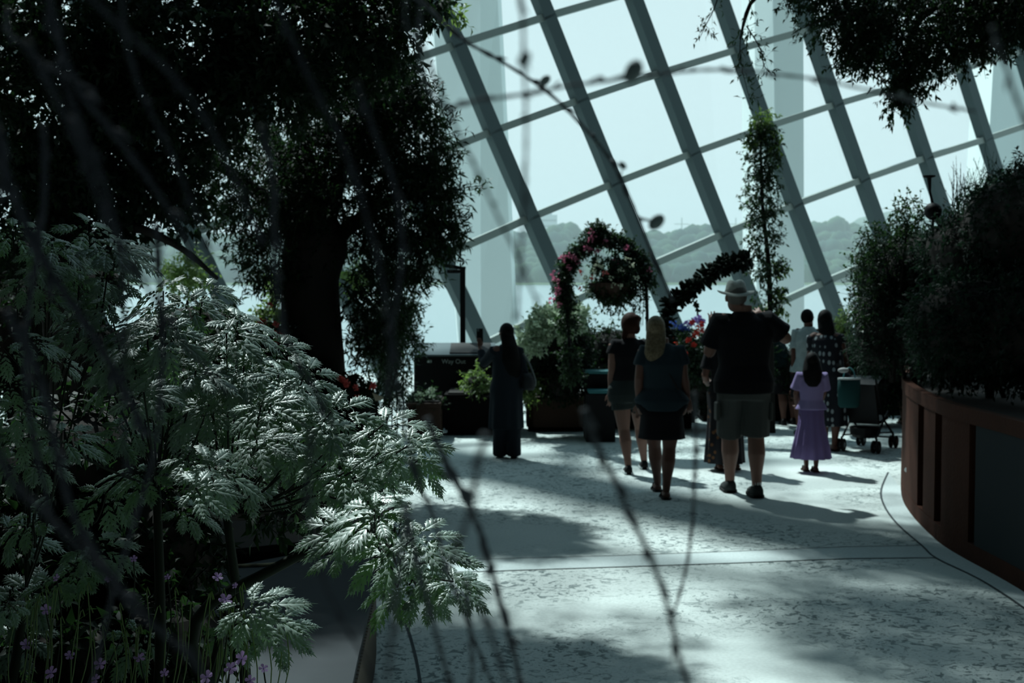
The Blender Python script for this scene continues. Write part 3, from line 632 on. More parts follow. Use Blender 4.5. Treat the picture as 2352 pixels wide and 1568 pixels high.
# flower arch
d = 15.5; k = FPX / d
fa = empty('flower_arch', gz(1300, 905, 0, d), 0, 'leafy round arch dotted with pink flowers above the terracotta planter box', 'flower arch'); iv = invof(fa)
ring = smooth_path([Vector(gz(1312, 800, .9, d)), P(1302, 720, d), P(1295, 650, d), P(1310, 600, d), P(1345, 562, d), P(1392, 548, d), P(1440, 566, d), P(1472, 605, d), P(1483, 650, d), P(1486, 700, d), P(1487, 760, d)], 5)
mb = MB(); mb.tube(ring, .02, 6); mb.build('frame', M['blackm'], fa, inv=iv)
bl = [((p.x, p.y, p.z), (.105, .12, .105) if 4 < i < 40 else (.13, .13, .13), 1.6 if i < 18 else 1) for i, p in enumerate(ring) if i % 2 == 0 and i < 42]
foliage('foliage', bl + [B(1372, 535, 24, 26, d, .12, 3.5)], 1250, 9, .05, .025, M['leafB'], fa, iv, twl=.16)
foliage('trailing_vines', [B(x, 690, 4, 52, d, .03, 1) for x in (1458, 1470, 1483)], 60, 5, .04, .02, M['leafB'], fa, iv, twl=.12, jit=.1)
mb = MB()
for x in (1457, 1469, 1476): mb.tube([P(x, 620, d), P(x + 2, 690, d), P(x, 748, d)], .004, 4)
mb.build('vine_stems', M['stem'], fa, inv=iv)
for i, (x, y) in enumerate([(1357, 532), (1362, 545), (1358, 552), (1356, 572), (1372, 577), (1298, 595), (1290, 590), (1274, 631), (1276, 648), (1283, 662), (1281, 675), (1305, 588), (1317, 590), (1325, 600), (1391, 558), (1308, 612), (1490, 620), (1415, 600), (1440, 570), (1268, 690), (1284, 700), (1345, 570)]):
    petals(P(x, y, d - .12), .032 if i not in (7, 8) else .045, 14, .035, M['pink'], 'flower', fa, iv)
hb = empty('hanging_basket', P(1410, 560, d), 0, 'round hanging basket overflowing with cream and dull red flowers inside the arch', 'hanging basket'); iv = invof(hb)
mb = MB()
for dx in (-25, 0, 25): mb.tube([P(1408, 552, d), P(1400 + dx, 645, d)], .004, 4)
mb.build('hanger', M['blackm'], hb, inv=iv)
c = P(1402, 655, d); mb = MB(); mb.vloft([(c.x, c.y, c.z - .17, .05, .05), (c.x, c.y, c.z - .13, .17, .17), (c.x, c.y, c.z, .25, .25), (c.x, c.y, c.z + .03, .26, .26)], 18); mb.build('basket', M['wood'], hb, inv=iv)
foliage('foliage', [B(1415, 625, 52, 50, d, .28, 3), B(1375, 650, 40, 35, d, .2, 2), B(1410, 670, 62, 28, d, .25, 2), B(1385, 600, 30, 30, d, .2, .6)], 420, 9, .05, .026, M['leafB'], hb, iv, twl=.16, core=None) if False else foliage('foliage', [B(1428, 628, 42, 46, d, .26, 3), B(1392, 662, 40, 24, d, .2, 1.6), B(1415, 674, 52, 22, d, .22, 1.6), B(1372, 610, 14, 24, d, .1, .35)], 760, 9, .05, .026, M['leafB'], hb, iv, twl=.16)
foliage('trailing_leaves', [B(1410, 700, 50, 22, d, .2, 1)], 40, 6, .045, .025, M['leafB'], hb, iv, twl=.16, jit=.1, droop=1.5)
for i, (x, y, mm) in enumerate([(1426, 620, 'white'), (1462, 637, 'white'), (1442, 596, 'white'), (1404, 640, 'white'), (1410, 655, 'white'), (1425, 657, 'white'), (1370, 610, 'white'), (1376, 600, 'white'), (1366, 622, 'white'), (1345, 640, 'white'), (1340, 655, 'white'), (1350, 668, 'white'), (1335, 665, 'coral'), (1362, 636, 'coral'), (1390, 628, 'coral'), (1334, 625, 'coral'), (1380, 612, 'white'), (1452, 610, 'white')]):
    petals(P(x, y, d - .28), .028, 12, .03, M[mm], 'flower', hb, iv)

# --- planter boxes along the back
def planter_box(name, label, px0, px1, py0, py1, m, depth=.9, z0=0, oct=True, cat='planter', group=None):
    a = G(px0, py1, z0); b = G(px1, py1, z0); c = empty(name, ((a.x + b.x) / 2, a.y + depth / 2, z0), 0, label, cat, group)
    w = (b.x - a.x) / 2; kk = FPX / a.y; h = (py1 - py0) / kk; ch = .22 * w
    def pol(s, e_=0):
        W = w * s; Dd = depth / 2 * s
        return [(-W, -Dd + ch), (-W + ch, -Dd), (W - ch, -Dd), (W, -Dd + ch), (W, Dd), (-W, Dd)] if oct else [(-W, -Dd), (W, -Dd), (W, Dd), (-W, Dd)]
    mb = MB(); mb.prism(pol(.92), 0, h * .13); mb.build('plinth', M['darkwall'], c)
    mb = MB(); mb.prism(pol(.98), h * .13, h * .9); mb.build('box', m, c)
    mb = MB(); mb.prism(pol(1.0), h * .9, h); mb.build('rim', m, c, bevel=.01)
    mb = MB(); mb.prism(pol(.9), h, h + .02); mb.build('soil', M['soil'], c)
    return c, h
planter_box('planter_box', 'faceted timber planter box under the flower arch', 1208, 1346, 910, 992, M['wood'])
shrub('variegated_shrub', 'big mounded shrub with pale variegated top leaves in the faceted planter box', gz(1280, 912, .47, 16.9), [B(1285, 800, 72, 80, 16.9, .4), B(1290, 870, 66, 50, 16.9, .4), B(1235, 810, 40, 60, 16.9, .3), B(1325, 800, 36, 60, 16.9, .3)], 1500, 8, .06, .03, M['leafA'], core=.8)
vs = bpy.data.objects['variegated_shrub']; vs['label'] = 'big mounded shrub with pale variegated leaves on top, in the faceted planter box'
foliage('pale_foliage', [B(1275, 740, 62, 36, 16.3, .4), B(1222, 780, 32, 34, 16.3, .3), B(1315, 728, 36, 24, 16.4, .3)], 420, 7, .085, .050, M['leafD'], vs, invof(vs), twl=.2, droop=-.3)
foliage('pale_growth', [B(1300, 718, 40, 18, 16.6, .25)], 110, 7, .05, .025, M['leafC'], vs, invof(vs), twl=.15)
for i in range(1):
    planter_box('planter_box', 'timber planter box with pale round blooms left of the person with the phone', 935, 1012, 925, 1012, M['wood'], oct=False)
shrub('hydrangea_shrub', 'low dark shrub with two pale round blooms left of the person with the phone', gz(972, 940, .5, 16.6), [B(970, 925, 42, 22, 16.7, .3)], 220, 8, .05, .03, M['leafA'], core=.7)
hs = bpy.data.objects['hydrangea_shrub']
for x, y in ((963, 912), (990, 902)): petals(P(x, y, 16.4), .07, 50, .035, M['leafD'], 'flower_head', hs, invof(hs))
planter_box('planter_box', 'dark planter box behind the person with the phone', 1020, 1200, 905, 1000, M['darkwall'], oct=False)
shrub('fern_shrub', 'fresh green ferny shrub left of the person with the phone, below the sign', gz(1095, 905, .5, 16.8), [B(1098, 877, 34, 22, 16.9, .25), B(1210, 885, 30, 40, 16.8, .3)], 300, 10, .06, .022, M['leafC'], core=.75)
planter_box('planter_box', 'long dark planter box behind the two people in shorts and skirt', 1350, 1600, 880, 985, M['darkwall'], depth=1.0, oct=False)
planter_box('planter_box', 'long dark planter box behind the person in the hat, below the red flowers', 1605, 1900, 870, 968, M['darkwall'], depth=1.0, oct=False)
planter_box('planter_box', 'long dark planter box behind the pushchair', 1905, 2120, 860, 955, M['darkwall'], depth=1.0, oct=False)
for lab, px, py, d_, bls, mm in (
    ('dark leafy bush behind the person with the bun', 1420, 880, 17.8, [B(1400, 800, 60, 50, 17.8, .4), B(1430, 860, 80, 40, 17.6, .4)], 'leafA'),
    ('dark leafy bush behind the long-haired person', 1540, 880, 17.6, [B(1560, 850, 60, 70, 17.6, .4), B(1600, 880, 60, 60, 17.4, .4)], 'leafA'),
    ('green bush behind the raised elbow of the person in the hat', 1640, 880, 17.4, [B(1620, 860, 50, 60, 17.6, .4), B(1700, 830, 80, 70, 17.8, .4)], 'leafA'),
    ('dark bush behind the two people beside the pushchair', 1850, 900, 18.0, [B(1830, 850, 50, 60, 18.2, .4), B(1960, 850, 60, 70, 18, .4), B(1930, 780, 30, 50, 18.2, .3)], 'leafA'),
    ('dark bush between the pushchair and the terracotta planter', 2030, 900, 18.2, [B(2040, 870, 70, 70, 18.2, .5), B(2000, 900, 60, 50, 18, .4)], 'leafA')):
    shrub('border_bush', lab, gz(px, py, .5, d_), bls, 700, 8, .06, .03, M[mm], core=.85)
shrub('border_bush', 'small lit bush right of the person in the dotted dress', gz(1945, 800, .5, 17.6), [B(1940, 745, 20, 30, 17.6, .15)], 60, 8, .05, .025, M['leafC'])
# geranium and hydrangea display
gd = empty('red_geranium', gz(1590, 860, .5, 17.0), 0, 'geranium plant with scarlet flower heads left of the person in the hat', 'flowering plant'); iv = invof(gd)
foliage('foliage', [B(1590, 810, 45, 50, 17, .3), B(1600, 850, 50, 40, 17, .3)], 330, 8, .05, .035, M['leafB'], gd, iv, twl=.16)
mb = MB(); mb.tube([gz(1590, 860, .5, 17.0), P(1595, 800, 17)], .015, 6); mb.build('stem', M['stem'], gd, inv=iv)
for x, y, r in ((1603, 757, 10), (1612, 745, 6), (1598, 768, 7), (1582, 781, 6), (1593, 792, 5), (1540, 780, 6), (1548, 789, 7), (1574, 813, 4), (1590, 740, 5), (1614, 760, 6)):
    petals(P(x, y, 16.7), r / 178, 40, .032, M['red'], 'flower_head', gd, iv)
hd = empty('hydrangea', gz(1560, 860, .5, 17.5), 0, 'hydrangea with blue and lilac heads behind the scarlet geranium', 'flowering plant'); iv = invof(hd)
foliage('foliage', [B(1570, 790, 50, 40, 17.5, .3)], 200, 7, .06, .04, M['leafB'], hd, iv, twl=.16)
for x, y, r, mm in ((1545, 745, 10, 'blue'), (1568, 752, 9, 'blue'), (1580, 745, 9, 'lilac'), (1594, 740, 10, 'lilac'), (1604, 732, 9, 'lilac'), (1612, 740, 8, 'lilac'), (1558, 766, 12, 'leafR'), (1576, 758, 9, 'blue')):
    petals(P(x, y, 17.3), r / 172, 60, .035, M[mm], 'flower_head', hd, iv)
rg = empty('red_geranium', gz(625, 860, .4, 12.9), 0, 'geranium with coral flowers at the left of the thick trunk', 'flowering plant'); iv = invof(rg)
foliage('foliage', [B(620, 740, 36, 60, 12.8, .25), B(640, 800, 30, 50, 12.8, .25)], 160, 8, .05, .04, M['leafC'], rg, iv, twl=.16)
for x, y in ((600, 738), (606, 742), (634, 745), (612, 756), (632, 765), (636, 786), (620, 700), (640, 775), (645, 770), (596, 742)): petals(P(x, y, 11.5), .022, 24, .026, M['coral'], 'flower_head', rg, iv)
rg = empty('red_geranium', gz(820, 1000, .4, 11.9), 0, 'geranium with coral flowers at the right foot of the thick trunk', 'flowering plant'); iv = invof(rg)
foliage('foliage', [B(815, 900, 40, 40, 11.6, .2)], 90, 8, .05, .04, M['leafA'], rg, iv, twl=.16)
for x, y in ((785, 870), (793, 877), (798, 883), (817, 890), (855, 886), (822, 914), (780, 868), (858, 884)): petals(P(x, y, 11), .022, 24, .026, M['coral'], 'flower_head', rg, iv)
mb = MB(); v = [P(855, 902, 11), P(882, 912, 11), P(874, 920, 11.04), P(862, 920, 11.04)]; mb.add(v + [q + Vector((0, .004, 0)) for q in v], [(0, 1, 2, 3), (7, 6, 5, 4), (0, 4, 5, 1), (1, 5, 6, 2), (2, 6, 7, 3), (3, 7, 4, 0)])
pt = empty('plant_label', gz(866, 920, .4, 11.05), 0, 'small cream plant label tilted in the bed near the coral geranium', 'label'); iv = invof(pt); mb.build('card', M['cream'], pt, inv=iv); mb = MB(); mb.tube([gz(866, 920, .4, 11.05), P(866, 918, 11.05)], .004, 5); mb.build('stake', M['blackm'], pt, inv=iv)
# teal tiered bench
tbn = empty('tiered_stand', gz(1372, 960, 0, 16.3), 0, 'dark two-tier stand with teal edges beside the faceted planter box', 'stand'); iv = invof(tbn)
for i, (y, x0, x1, dd) in enumerate(((855, 1345, 1398, 16.4), (900, 1352, 1402, 16.1))):
    a = P(x0, y, dd); b = P(x1 + 20, y, dd); mb = MB(); mb.box(((a.x + b.x) / 2, a.y + .15, a.z), (b.x - a.x, .34, .035)); mb.build('shelf', M['teal'], tbn, inv=iv, bevel=.006)
a = P(1350, 905, 16.4)
q = P(1378, 960, 16.4)
for zt_, yo in ((P(0, 857, 16.4).z, .3), (P(0, 902, 16.1).z, .0)):
    mb = MB(); mb.box((q.x, q.y + yo, (zt_ - .03) / 2), (.36, .34, zt_ - .03)); mb.build('cabinet', M['blackm'], tbn, inv=iv)
# sign console and post
sg = empty('wayfinding_sign', gz(1010, 940, 0, 17.7), 0, 'black wayfinding console with slanted top and white Way Out lettering', 'sign'); iv = invof(sg)
dd = 17.7; c0 = P(950, 822, dd); c1 = P(1135, 822, dd)
mb = MB(); mb.box(((c0.x + c1.x) / 2, dd + .27, c0.z / 2 + .015), (c1.x - c0.x, .5, c0.z + .03)); mb.build('body', M['blackm'], sg, inv=iv)
mb = MB(); R = Matrix.Rotation(math.radians(14), 3, 'X'); q = P(992, 808, dd + .25); mb.box(((c0.x + c1.x) / 2, dd + .25, c0.z + .10), (c1.x - c0.x + .02, .56, .025), R); mb.build('slanted_top', M['panel'], sg, inv=iv)
mb = MB(); q = P(1080, 806, dd + .2); mb.box((q.x, dd + .24, c0.z + .118), (.55, .46, .02), R); mb.build('map_panel', M['blackm'], sg, inv=iv)
cu = bpy.data.curves.new('lettering', 'FONT'); cu.body = 'Way Out'; cu.size = .085; cu.extrude = .002; cu.align_x = 'LEFT'
lt = link('lettering', cu, M['txt'], sg); q = P(1014, 835, dd); lt.location = iv @ Vector((q.x, dd + .012, q.z)); lt.rotation_euler = (PI / 2, 0, 0)
mb = MB(); q = P(986, 830, dd); mb.box((q.x, dd + .012, q.z), (.06, .012, .035)); mb.build('arrow_icon', M['txt'], sg, inv=iv, bevel=.012)
pp = empty('lamp_post', gz(1063, 940, 0, 18.4), 0, 'thin black post with a short bracket behind the console sign', 'post'); iv = invof(pp)
mb = MB(); a = P(1063, 700, 18.4); mb.box((a.x, a.y, P(0, 612, 18.4).z / 2), (.075, .075, P(0, 612, 18.4).z)); mb.build('pole', M['blackm'], pp, inv=iv)
mb = MB(); b = P(1063, 617, 18.4); mb.bar(b + Vector((.04, 0, 0)), b + Vector((-.28, 0, .05)), .05, .05); mb.build('bracket', M['blackm'], pp, inv=iv)
mb = MB(); b = P(1045, 620, 18.4); mb.box((b.x, b.y, b.z - .02), (.22, .12, .05)); mb.build('lamp_head', M['blackm'], pp, inv=iv)
fr = empty('metal_frame', gz(915, 1000, 0, 15.2), 0, 'thin dark metal climbing frame left of the console sign', 'frame'); iv = invof(fr)
for x in (900, 912, 926): mb = MB(); mb.tube([gz(x, 990, 0, 15.2), P(x, 760, 15.2)], .008, 6); mb.build('upright', M['panel'], fr, inv=iv)
mb = MB(); mb.tube([P(898, 888, 15.2), P(928, 888, 15.2)], .008, 6); mb.build('crossbar', M['panel'], fr, inv=iv)
# ================================================================ PEOPLE
class Person:
    def __init__(s, label, bx, by, H, yaw=0, fat=1.0, lean=(0, 0), sw=.108, hip=.098, skin='skin', top=None):
        g = G(bx, by); s.root = empty('person', (g.x, g.y, 0), math.radians(yaw), label, 'person', None); s.g = g; s.bx = bx; s.by = by
        s.k = FPX / (g.y * math.cos(TH) + EYE * math.sin(TH)); s.H = H; s.yaw = math.radians(yaw); s.fat = fat; s.sw = sw * H; s.skin = M[skin]
        s.c, s.s_ = math.cos(s.yaw), math.sin(s.yaw); s.lean = s.loc(lean[0], lean[1], 0)
        z = [.46, .50, .54, .61, .68, .74, .79, .815, .835, .855, .885]
        rx = [hip * .92, hip, hip * .98, .078, .084, .092, sw * .92, sw * .80, .050, .034, .033]
        ry = [.062, .068, .066, .056, .060, .064, .054, .046, .040, .034, .033]
        f = [fat if i < 6 else (1 + (fat - 1) * .5 if i < 8 else 1 + (fat - 1) * .3) for i in range(11)]
        s.bz = np.array(z) * H; s.brx = np.array(rx) * H * f; s.bry = np.array(ry) * H * np.array(f)
    def loc(s, dx, dy, z): return Vector((dx * s.c + dy * s.s_, -dx * s.s_ + dy * s.c, z))
    def J(s, px, py, dy=0): return s.loc((px - s.bx) / s.k, dy, (s.by - py) / s.k)
    def cen(s, z):
        t = min(max((z / s.H - .52) / .3, 0), 1.15); return s.lean.x * t, s.lean.y * t
    def ring(s, z, add=0, mul=1, p=0):
        rx = np.interp(z, s.bz, s.brx) * mul + add; ry = np.interp(z, s.bz, s.bry) * mul + add; cx, cy = s.cen(z); return (cx, cy, z, rx, ry, p)
    def sh(s, side): return Vector((side * s.sw * .93 + s.lean.x, s.lean.y, .805 * s.H))
    def body(s, arms, legs, headdir=0, headoff=(0, 0, 0), shoe=None, fing=True):
        H = s.H; mb = MB(); mb.vloft([s.ring(z) for z in s.bz], 20)
        cx, cy = s.cen(.86 * H); hx, hy, hz = s.loc(headoff[0], headoff[1], headoff[2]); cx += hx; cy += hy
        hc = Vector((cx, cy + .008 * H, .932 * H + hz)); s.hc = hc; R = Matrix.Rotation(math.radians(headdir), 3, 'Z'); s.R = R
        mb.tube([(s.cen(.84 * H)[0], s.cen(.84 * H)[1], .84 * H), hc - Vector((0, .01 * H, .03 * H))], [.034 * H, .031 * H], 12, rnd=True)
        mb.ell(hc + R @ Vector((0, -.004 * H, .008 * H)), (.045 * H, .055 * H, .056 * H), 16, 12); mb.ell(hc + R @ Vector((0, .012 * H, -.030 * H)), (.033 * H, .040 * H, .038 * H), 14, 10)
        mb.tube([hc + R @ Vector((0, .050 * H, .012 * H)), hc + R @ Vector((0, .064 * H, -.012 * H))], [.006 * H, .011 * H], 8, rnd=True)
        for sd_ in (-1, 1): mb.ell(hc + R @ Vector((sd_ * .046 * H, -.002 * H, -.004 * H)), (.007 * H, .013 * H, .018 * H), 8, 6)
        am = 1 + (s.fat - 1) * .6
        for sd_, el, wr, hd in arms:
            a = s.sh(sd_); mb.tube([a + Vector((-sd_ * .02 * H, 0, .005 * H)), a, a.lerp(el, .5), el, el.lerp(wr, .35), wr], [.034 * H * am, .033 * H * am, .028 * H * am, .0225 * H * am, .023 * H * am, .0155 * H], 12, rnd=True)
            hd = Vector(hd).normalized(); sidev = hd.cross(Vector((0, 1, 0)) if abs(hd.y) < .8 else Vector((0, 0, 1))).normalized(); nrmv = sidev.cross(hd)
            pe = wr + hd * .052 * H; mb.tube([wr, wr + hd * .02 * H, pe], [.015 * H, .021 * H, .0225 * H], 12, rnd=True, flat=(1, .55), ax=sidev)
            for q, (o, ln_) in enumerate(((-.018, .040), (-.0062, .046), (.0062, .043), (.018, .034))):
                b = pe + sidev * o * H; c1 = b + hd * ln_ * H * .5 + nrmv * .006 * H; c2 = b + hd * ln_ * H * .92 + nrmv * .022 * H + sidev * o * .25 * H
                mb.tube([b - hd * .01 * H, c1, c2], [.0054 * H, .0050 * H, .0042 * H], 7, rnd=True)
            tb_ = wr + hd * .018 * H - sidev * .016 * H; mb.tube([tb_, tb_ + hd * .018 * H - sidev * .014 * H + nrmv * .008 * H, tb_ + hd * .038 * H - sidev * .017 * H + nrmv * .016 * H], [.0075 * H, .0062 * H, .005 * H], 7, rnd=True)
        lm = 1 + (s.fat - 1) * .35; s.feet = []
        for sd_, kn, an, toe in legs:
            hp = Vector((sd_ * .050 * H * (1 + (s.fat - 1) * .5), 0, .49 * H)); calf = kn.lerp(an, .32) + Vector((0, -.008 * H, 0))
            mb.tube([hp, hp.lerp(kn, .45), kn, calf, kn.lerp(an, .75), an], [.056 * H * lm, .050 * H * lm, .034 * H * lm, .036 * H * lm, .023 * H * lm, .0195 * H * lm], 14, rnd=True)
            f0 = an + Vector((0, 0, 0)); th_ = Vector(toe); fd = Vector((th_.x - an.x, th_.y - an.y, 0)).normalized()
            mb.tube([Vector((an.x, an.y, max(an.z - .025 * H, .02))) - fd * .018 * H, Vector((an.x, an.y, max(an.z - .022 * H, .022))) + fd * .035 * H, th_], [.019 * H, .021 * H, .014 * H], 10, rnd=True, flat=(1.15, .8), ax=fd.cross(Vector((0, 0, 1)))); s.feet.append((an, th_, fd))
        s.b = mb.build('body', s.skin, s.root, remesh=.0075, sm=3)
        for sd_ in (-1, 1):
            e = MB(); e.ell(hc + R @ Vector((sd_ * .019 * H, .049 * H, .008 * H)), (.007 * H,) * 3, 8, 6); e.build('eye', M['eye'], s.root, smooth=True)
        e = MB(); e.ell(hc + R @ Vector((0, .051 * H, -.030 * H)), (.013 * H, .005 * H, .005 * H), 8, 6); e.build('mouth', M['lip'], s.root, smooth=True)
    def cloth(s, name, m, rings, tubes=(), n=28, pn=12, vox=.009, sm=3):
        mb = MB(); 
        if rings: mb.vloft(rings, n, pn=pn)
        for pts, rads in tubes: mb.tube(pts, rads, 14)
        return mb.build(name, m, s.root, remesh=vox if (tubes) else 0, smooth=True, sm=sm)
    def tee(s, name, m, zlo, arms, fr=.6, slack=.012, hem=None, slk=.010, tilt=0):
        H = s.H; zs = [zlo] + [z for z in s.bz if z > zlo + .02 * H and z < .86 * H]
        rings = [s.ring(z, slack + (.012 if z < .6 * H else 0)) for z in zs]
        if hem: r = rings[0]; rings[0] = (r[0], r[1], r[2], hem, r[4], 0)
        tb = []
        for sd_, el in arms:
            a = s.sh(sd_); e = a.lerp(el, fr); am = 1 + (s.fat - 1) * .6
            tb.append(([a + Vector((-sd_ * .05 * H, 0, .0)), a + Vector((-sd_ * .01 * H, 0, .003 * H)), a.lerp(el, fr * .6), e], [.036 * H * am, .038 * H * am + slk, .034 * H * am + slk, .034 * H * am + slk * 1.6]))
        return s.cloth(name, m, rings, tb)
    def shorts(s, name, m, zhi, zlo, legs, rl=.062, slack=.012):
        H = s.H; rings = [s.ring(z, slack) for z in (.455 * H, .50 * H, .54 * H, zhi)]; tb = []; lm = 1 + (s.fat - 1) * .35
        for sd_, kn, an, toe in legs:
            hp = Vector((sd_ * .050 * H * (1 + (s.fat - 1) * .5), 0, .49 * H)); t = (hp.z - zlo) / max(hp.z - kn.z, .01)
            e = hp.lerp(kn, t) if t <= 1 else kn.lerp(an, (kn.z - zlo) / (kn.z - an.z)); tb.append(([hp, hp.lerp(e, .5), e], [rl * H * lm, rl * H * lm * .98, rl * H * lm * .97]))
        return s.cloth(name, m, rings, tb)
    def shoes(s, m, name='shoe', sole=None, wide=.030):
        H = s.H
        for an, toe, fd in s.feet:
            mb = MB(); z0 = max(an.z - .045 * H, .004); side = fd.cross(Vector((0, 0, 1))); rings = []
            heel = Vector((an.x, an.y, 0)) - fd * .036 * H; ln_ = (Vector((toe.x, toe.y, 0)) - heel).length + .022 * H
            for t, w, h in ((0, .55, .6), (.06, .85, 1.0), (.25, .95, 1.15), (.45, .9, .85), (.7, 1.05, .62), (.9, .85, .5), (1, .4, .3)):
                c = heel + fd * ln_ * t; hh = .052 * H * h; zb = z0 + (toe.z - .02) * t * .6 if toe.z > .03 else z0; W = wide * H * w
                rings += [c + side * -W + Vector((0, 0, zb)), c + side * W + Vector((0, 0, zb)), c + side * W * .95 + Vector((0, 0, zb + hh * .6)), c + side * W * .5 + Vector((0, 0, zb + hh)), c - side * W * .5 + Vector((0, 0, zb + hh)), c - side * W * .95 + Vector((0, 0, zb + hh * .6))]
            fs = [(i * 6 + j, i * 6 + (j + 1) % 6, (i + 1) * 6 + (j + 1) % 6, (i + 1) * 6 + j) for i in range(6) for j in range(6)] + [(5, 4, 3, 2, 1, 0), (36, 37, 38, 39, 40, 41)]
            mb.add(rings, fs); o = mb.build(name, m, s.root, smooth=True)
            if sole:
                q = MB(); q.v = []; c0 = heel; pts = []
                for t, w in ((0, .6), (.1, .95), (.3, 1), (.7, 1.12), (.92, .9), (1.02, .4)): pts.append((c0 + fd * ln_ * t, wide * H * w * 1.05))
                L_ = [p - side * w for p, w in pts]; R__ = [p + side * w for p, w in pts][::-1]; q.prism([(v.x, v.y) for v in L_ + R__][::-1], z0 - .002, z0 + .018)
                q.build('sole', sole, o)
    def sandals(s, m):
        H = s.H
        for an, toe, fd in s.feet:
            z0 = max(an.z - .048 * H, .002); side = fd.cross(Vector((0, 0, 1))); heel = Vector((an.x, an.y, 0)) - fd * .036 * H; ln_ = (Vector((toe.x, toe.y, 0)) - heel).length + .02 * H
            pts = [(heel + fd * ln_ * t, .029 * H * w) for t, w in ((0, .6), (.12, .95), (.4, .9), (.7, 1.1), (.92, .85), (1.0, .4))]
            q = MB(); q.prism([(v.x, v.y) for v in [p - side * w for p, w in pts] + [p + side * w for p, w in pts][::-1]][::-1], z0, z0 + .014); o = q.build('sandal', m, s.root)
            c = heel + fd * ln_ * .62; q = MB(); q.tube([c + side * .026 * H + Vector((0, 0, z0)), c + side * .018 * H + Vector((0, 0, z0 + .038 * H)), c - side * .018 * H + Vector((0, 0, z0 + .038 * H)), c - side * .026 * H + Vector((0, 0, z0))], .007, 6); q.build('strap', m, o)
    def hair(s, m, pts=None, cap=1.06, name='hair', extra=()):
        H = s.H; hc = s.hc; R = s.R; mb = MB(); mb.ell(hc + R @ Vector((0, -.012 * H, .014 * H)), (.047 * H * cap, .054 * H * cap, .056 * H * cap), 18, 12)
        for c, r in extra: mb.ell(c, r, 14, 10)
        if pts:
            for path, rad, fl in pts: mb.tube(path, rad, 14, rnd=True, flat=fl, ax=(1, 0, 0))
        return mb.build(name, m, s.root, remesh=.008, sm=3)
V3 = Vector
def stand(p, lx, ly, rx, ry, kb=(0, 0), ldy=0, rdy=0, toe=.105, toedir=(0, 1)):
    """two legs from ankle picture positions"""
    out = []
    for sd_, x, y, dy, kdy in ((-1, lx, ly, ldy, kb[0]), (1, rx, ry, rdy, kb[1])):
        gg = G(x, y); off = p.loc(gg.x - p.g.x, gg.y - p.g.y, 0); an = V3((off.x, off.y, .05 * p.H))
        hp = V3((sd_ * .05 * p.H, 0, .49 * p.H)); kn = hp.lerp(an, .5) + V3((sd_ * .004 * p.H, .012 * p.H + kdy, 0)); kn.z = .275 * p.H
        td = p.loc(toedir[0], toedir[1], 0).normalized(); out.append((sd_, kn, an, V3((an.x, an.y, 0)) + td * toe * p.H + V3((0, 0, .016 * p.H))))
    return out
def fabric(name, c, c2=None, sc=20): return mat(name, c, .85, .15, noise=(sc, c2) if c2 else None, bump=(9, .25))
# 1 — person photographing
p = Person('person in a long dark blue tunic and trousers holding up a phone', 1163, 1056, 1.53, yaw=32, fat=1.08, skin='skin', hip=.11)
lg = stand(p, 1148, 1050, 1180, 1052, toe=.1)
lel, lwr = p.J(1112, 834, .12), p.J(1101, 800, .26); rel, rwr = p.J(1200, 870, -.02), p.J(1196, 925, .12)
rel, rwr = p.J(1205, 865, 0), p.J(1188, 905, .16)
p.body([(-1, lel, lwr, p.loc(.0, .15, .9)), (1, rel, rwr, p.loc(-.3, .6, -.2))], lg, headdir=8)
tn = fabric('slate_tunic', (.012, .017, .023)); z = lambda f: f * p.H
p.cloth('tunic', tn, [(0, 0, z(.235), .205, .17, .05), (0, 0, z(.32), .20, .165, .045), (0, 0, z(.44), .192, .155, .03), p.ring(z(.52), .025), p.ring(z(.61), .04), p.ring(z(.70), .022), p.ring(z(.79), .014), p.ring(z(.83), .012), p.ring(z(.85), .006)],
        [([p.sh(-1) + V3((.05, 0, 0)), p.sh(-1), lel, lwr.lerp(lel, .25)], [.058, .066, .058, .046]), ([p.sh(1) - V3((.05, 0, 0)), p.sh(1), rel, rwr.lerp(rel, .2)], [.058, .066, .056, .045])], n=40, pn=9)
p.shorts('trousers', tn, z(.5), .035, lg, rl=.055)
for o in [p.root.children[-1]]: pass
p.shoes(M['blackm'], wide=.026)
hc = p.hc; p.hair(M['hairb'], [([hc + V3((0, -.03, -.02)), hc + V3((.0, -.09, -.16)), hc + V3((.01, -.10, -.30)), hc + V3((.03, -.10, -.45)), hc + V3((.04, -.09, -.56))], [.085, .10, .12, .10, .05], (1, .55))], cap=1.1)
ph = empty('mobile_phone', p.root.matrix_world @ (lwr + p.loc(0, .02, .14)), 0, 'dark phone held up by the person in the blue tunic', 'phone'); mb = MB(); mb.box((0, 0, 0), (.075, .009, .15)); mb.build('case', M['blackm'], ph, bevel=.006)
mb = MB(); mb.box((-.02, -.006, .055), (.022, .005, .03)); mb.build('camera_bump', M['panel'], ph, bevel=.002); ph.rotation_euler = (-.12, 0, .2)
bgp = p.root.matrix_world @ p.J(1214, 868, -.02); bag = empty('shoulder_bag', bgp, 0, 'pale-edged bag hanging at the right side of the person in the blue tunic', 'bag')
mb = MB(); mb.vloft([(0, 0, -.13, .055, .05), (0, 0, -.10, .075, .07), (-.01, 0, 0, .07, .06), (-.02, 0, .06, .05, .035)], 16); mb.build('pouch', mat('bag_leather', (.015, .017, .02), .6), bag, smooth=True)
mb = MB(); mb.tube(smooth_path([(-.06, .0, .28), (.0, 0, .18), (.055, 0, .04), (.075, 0, -.06), (.03, 0, -.13)], 4), .012, 6); mb.build('strap', mat('pale_strap', (.12, .14, .14), .6), bag)
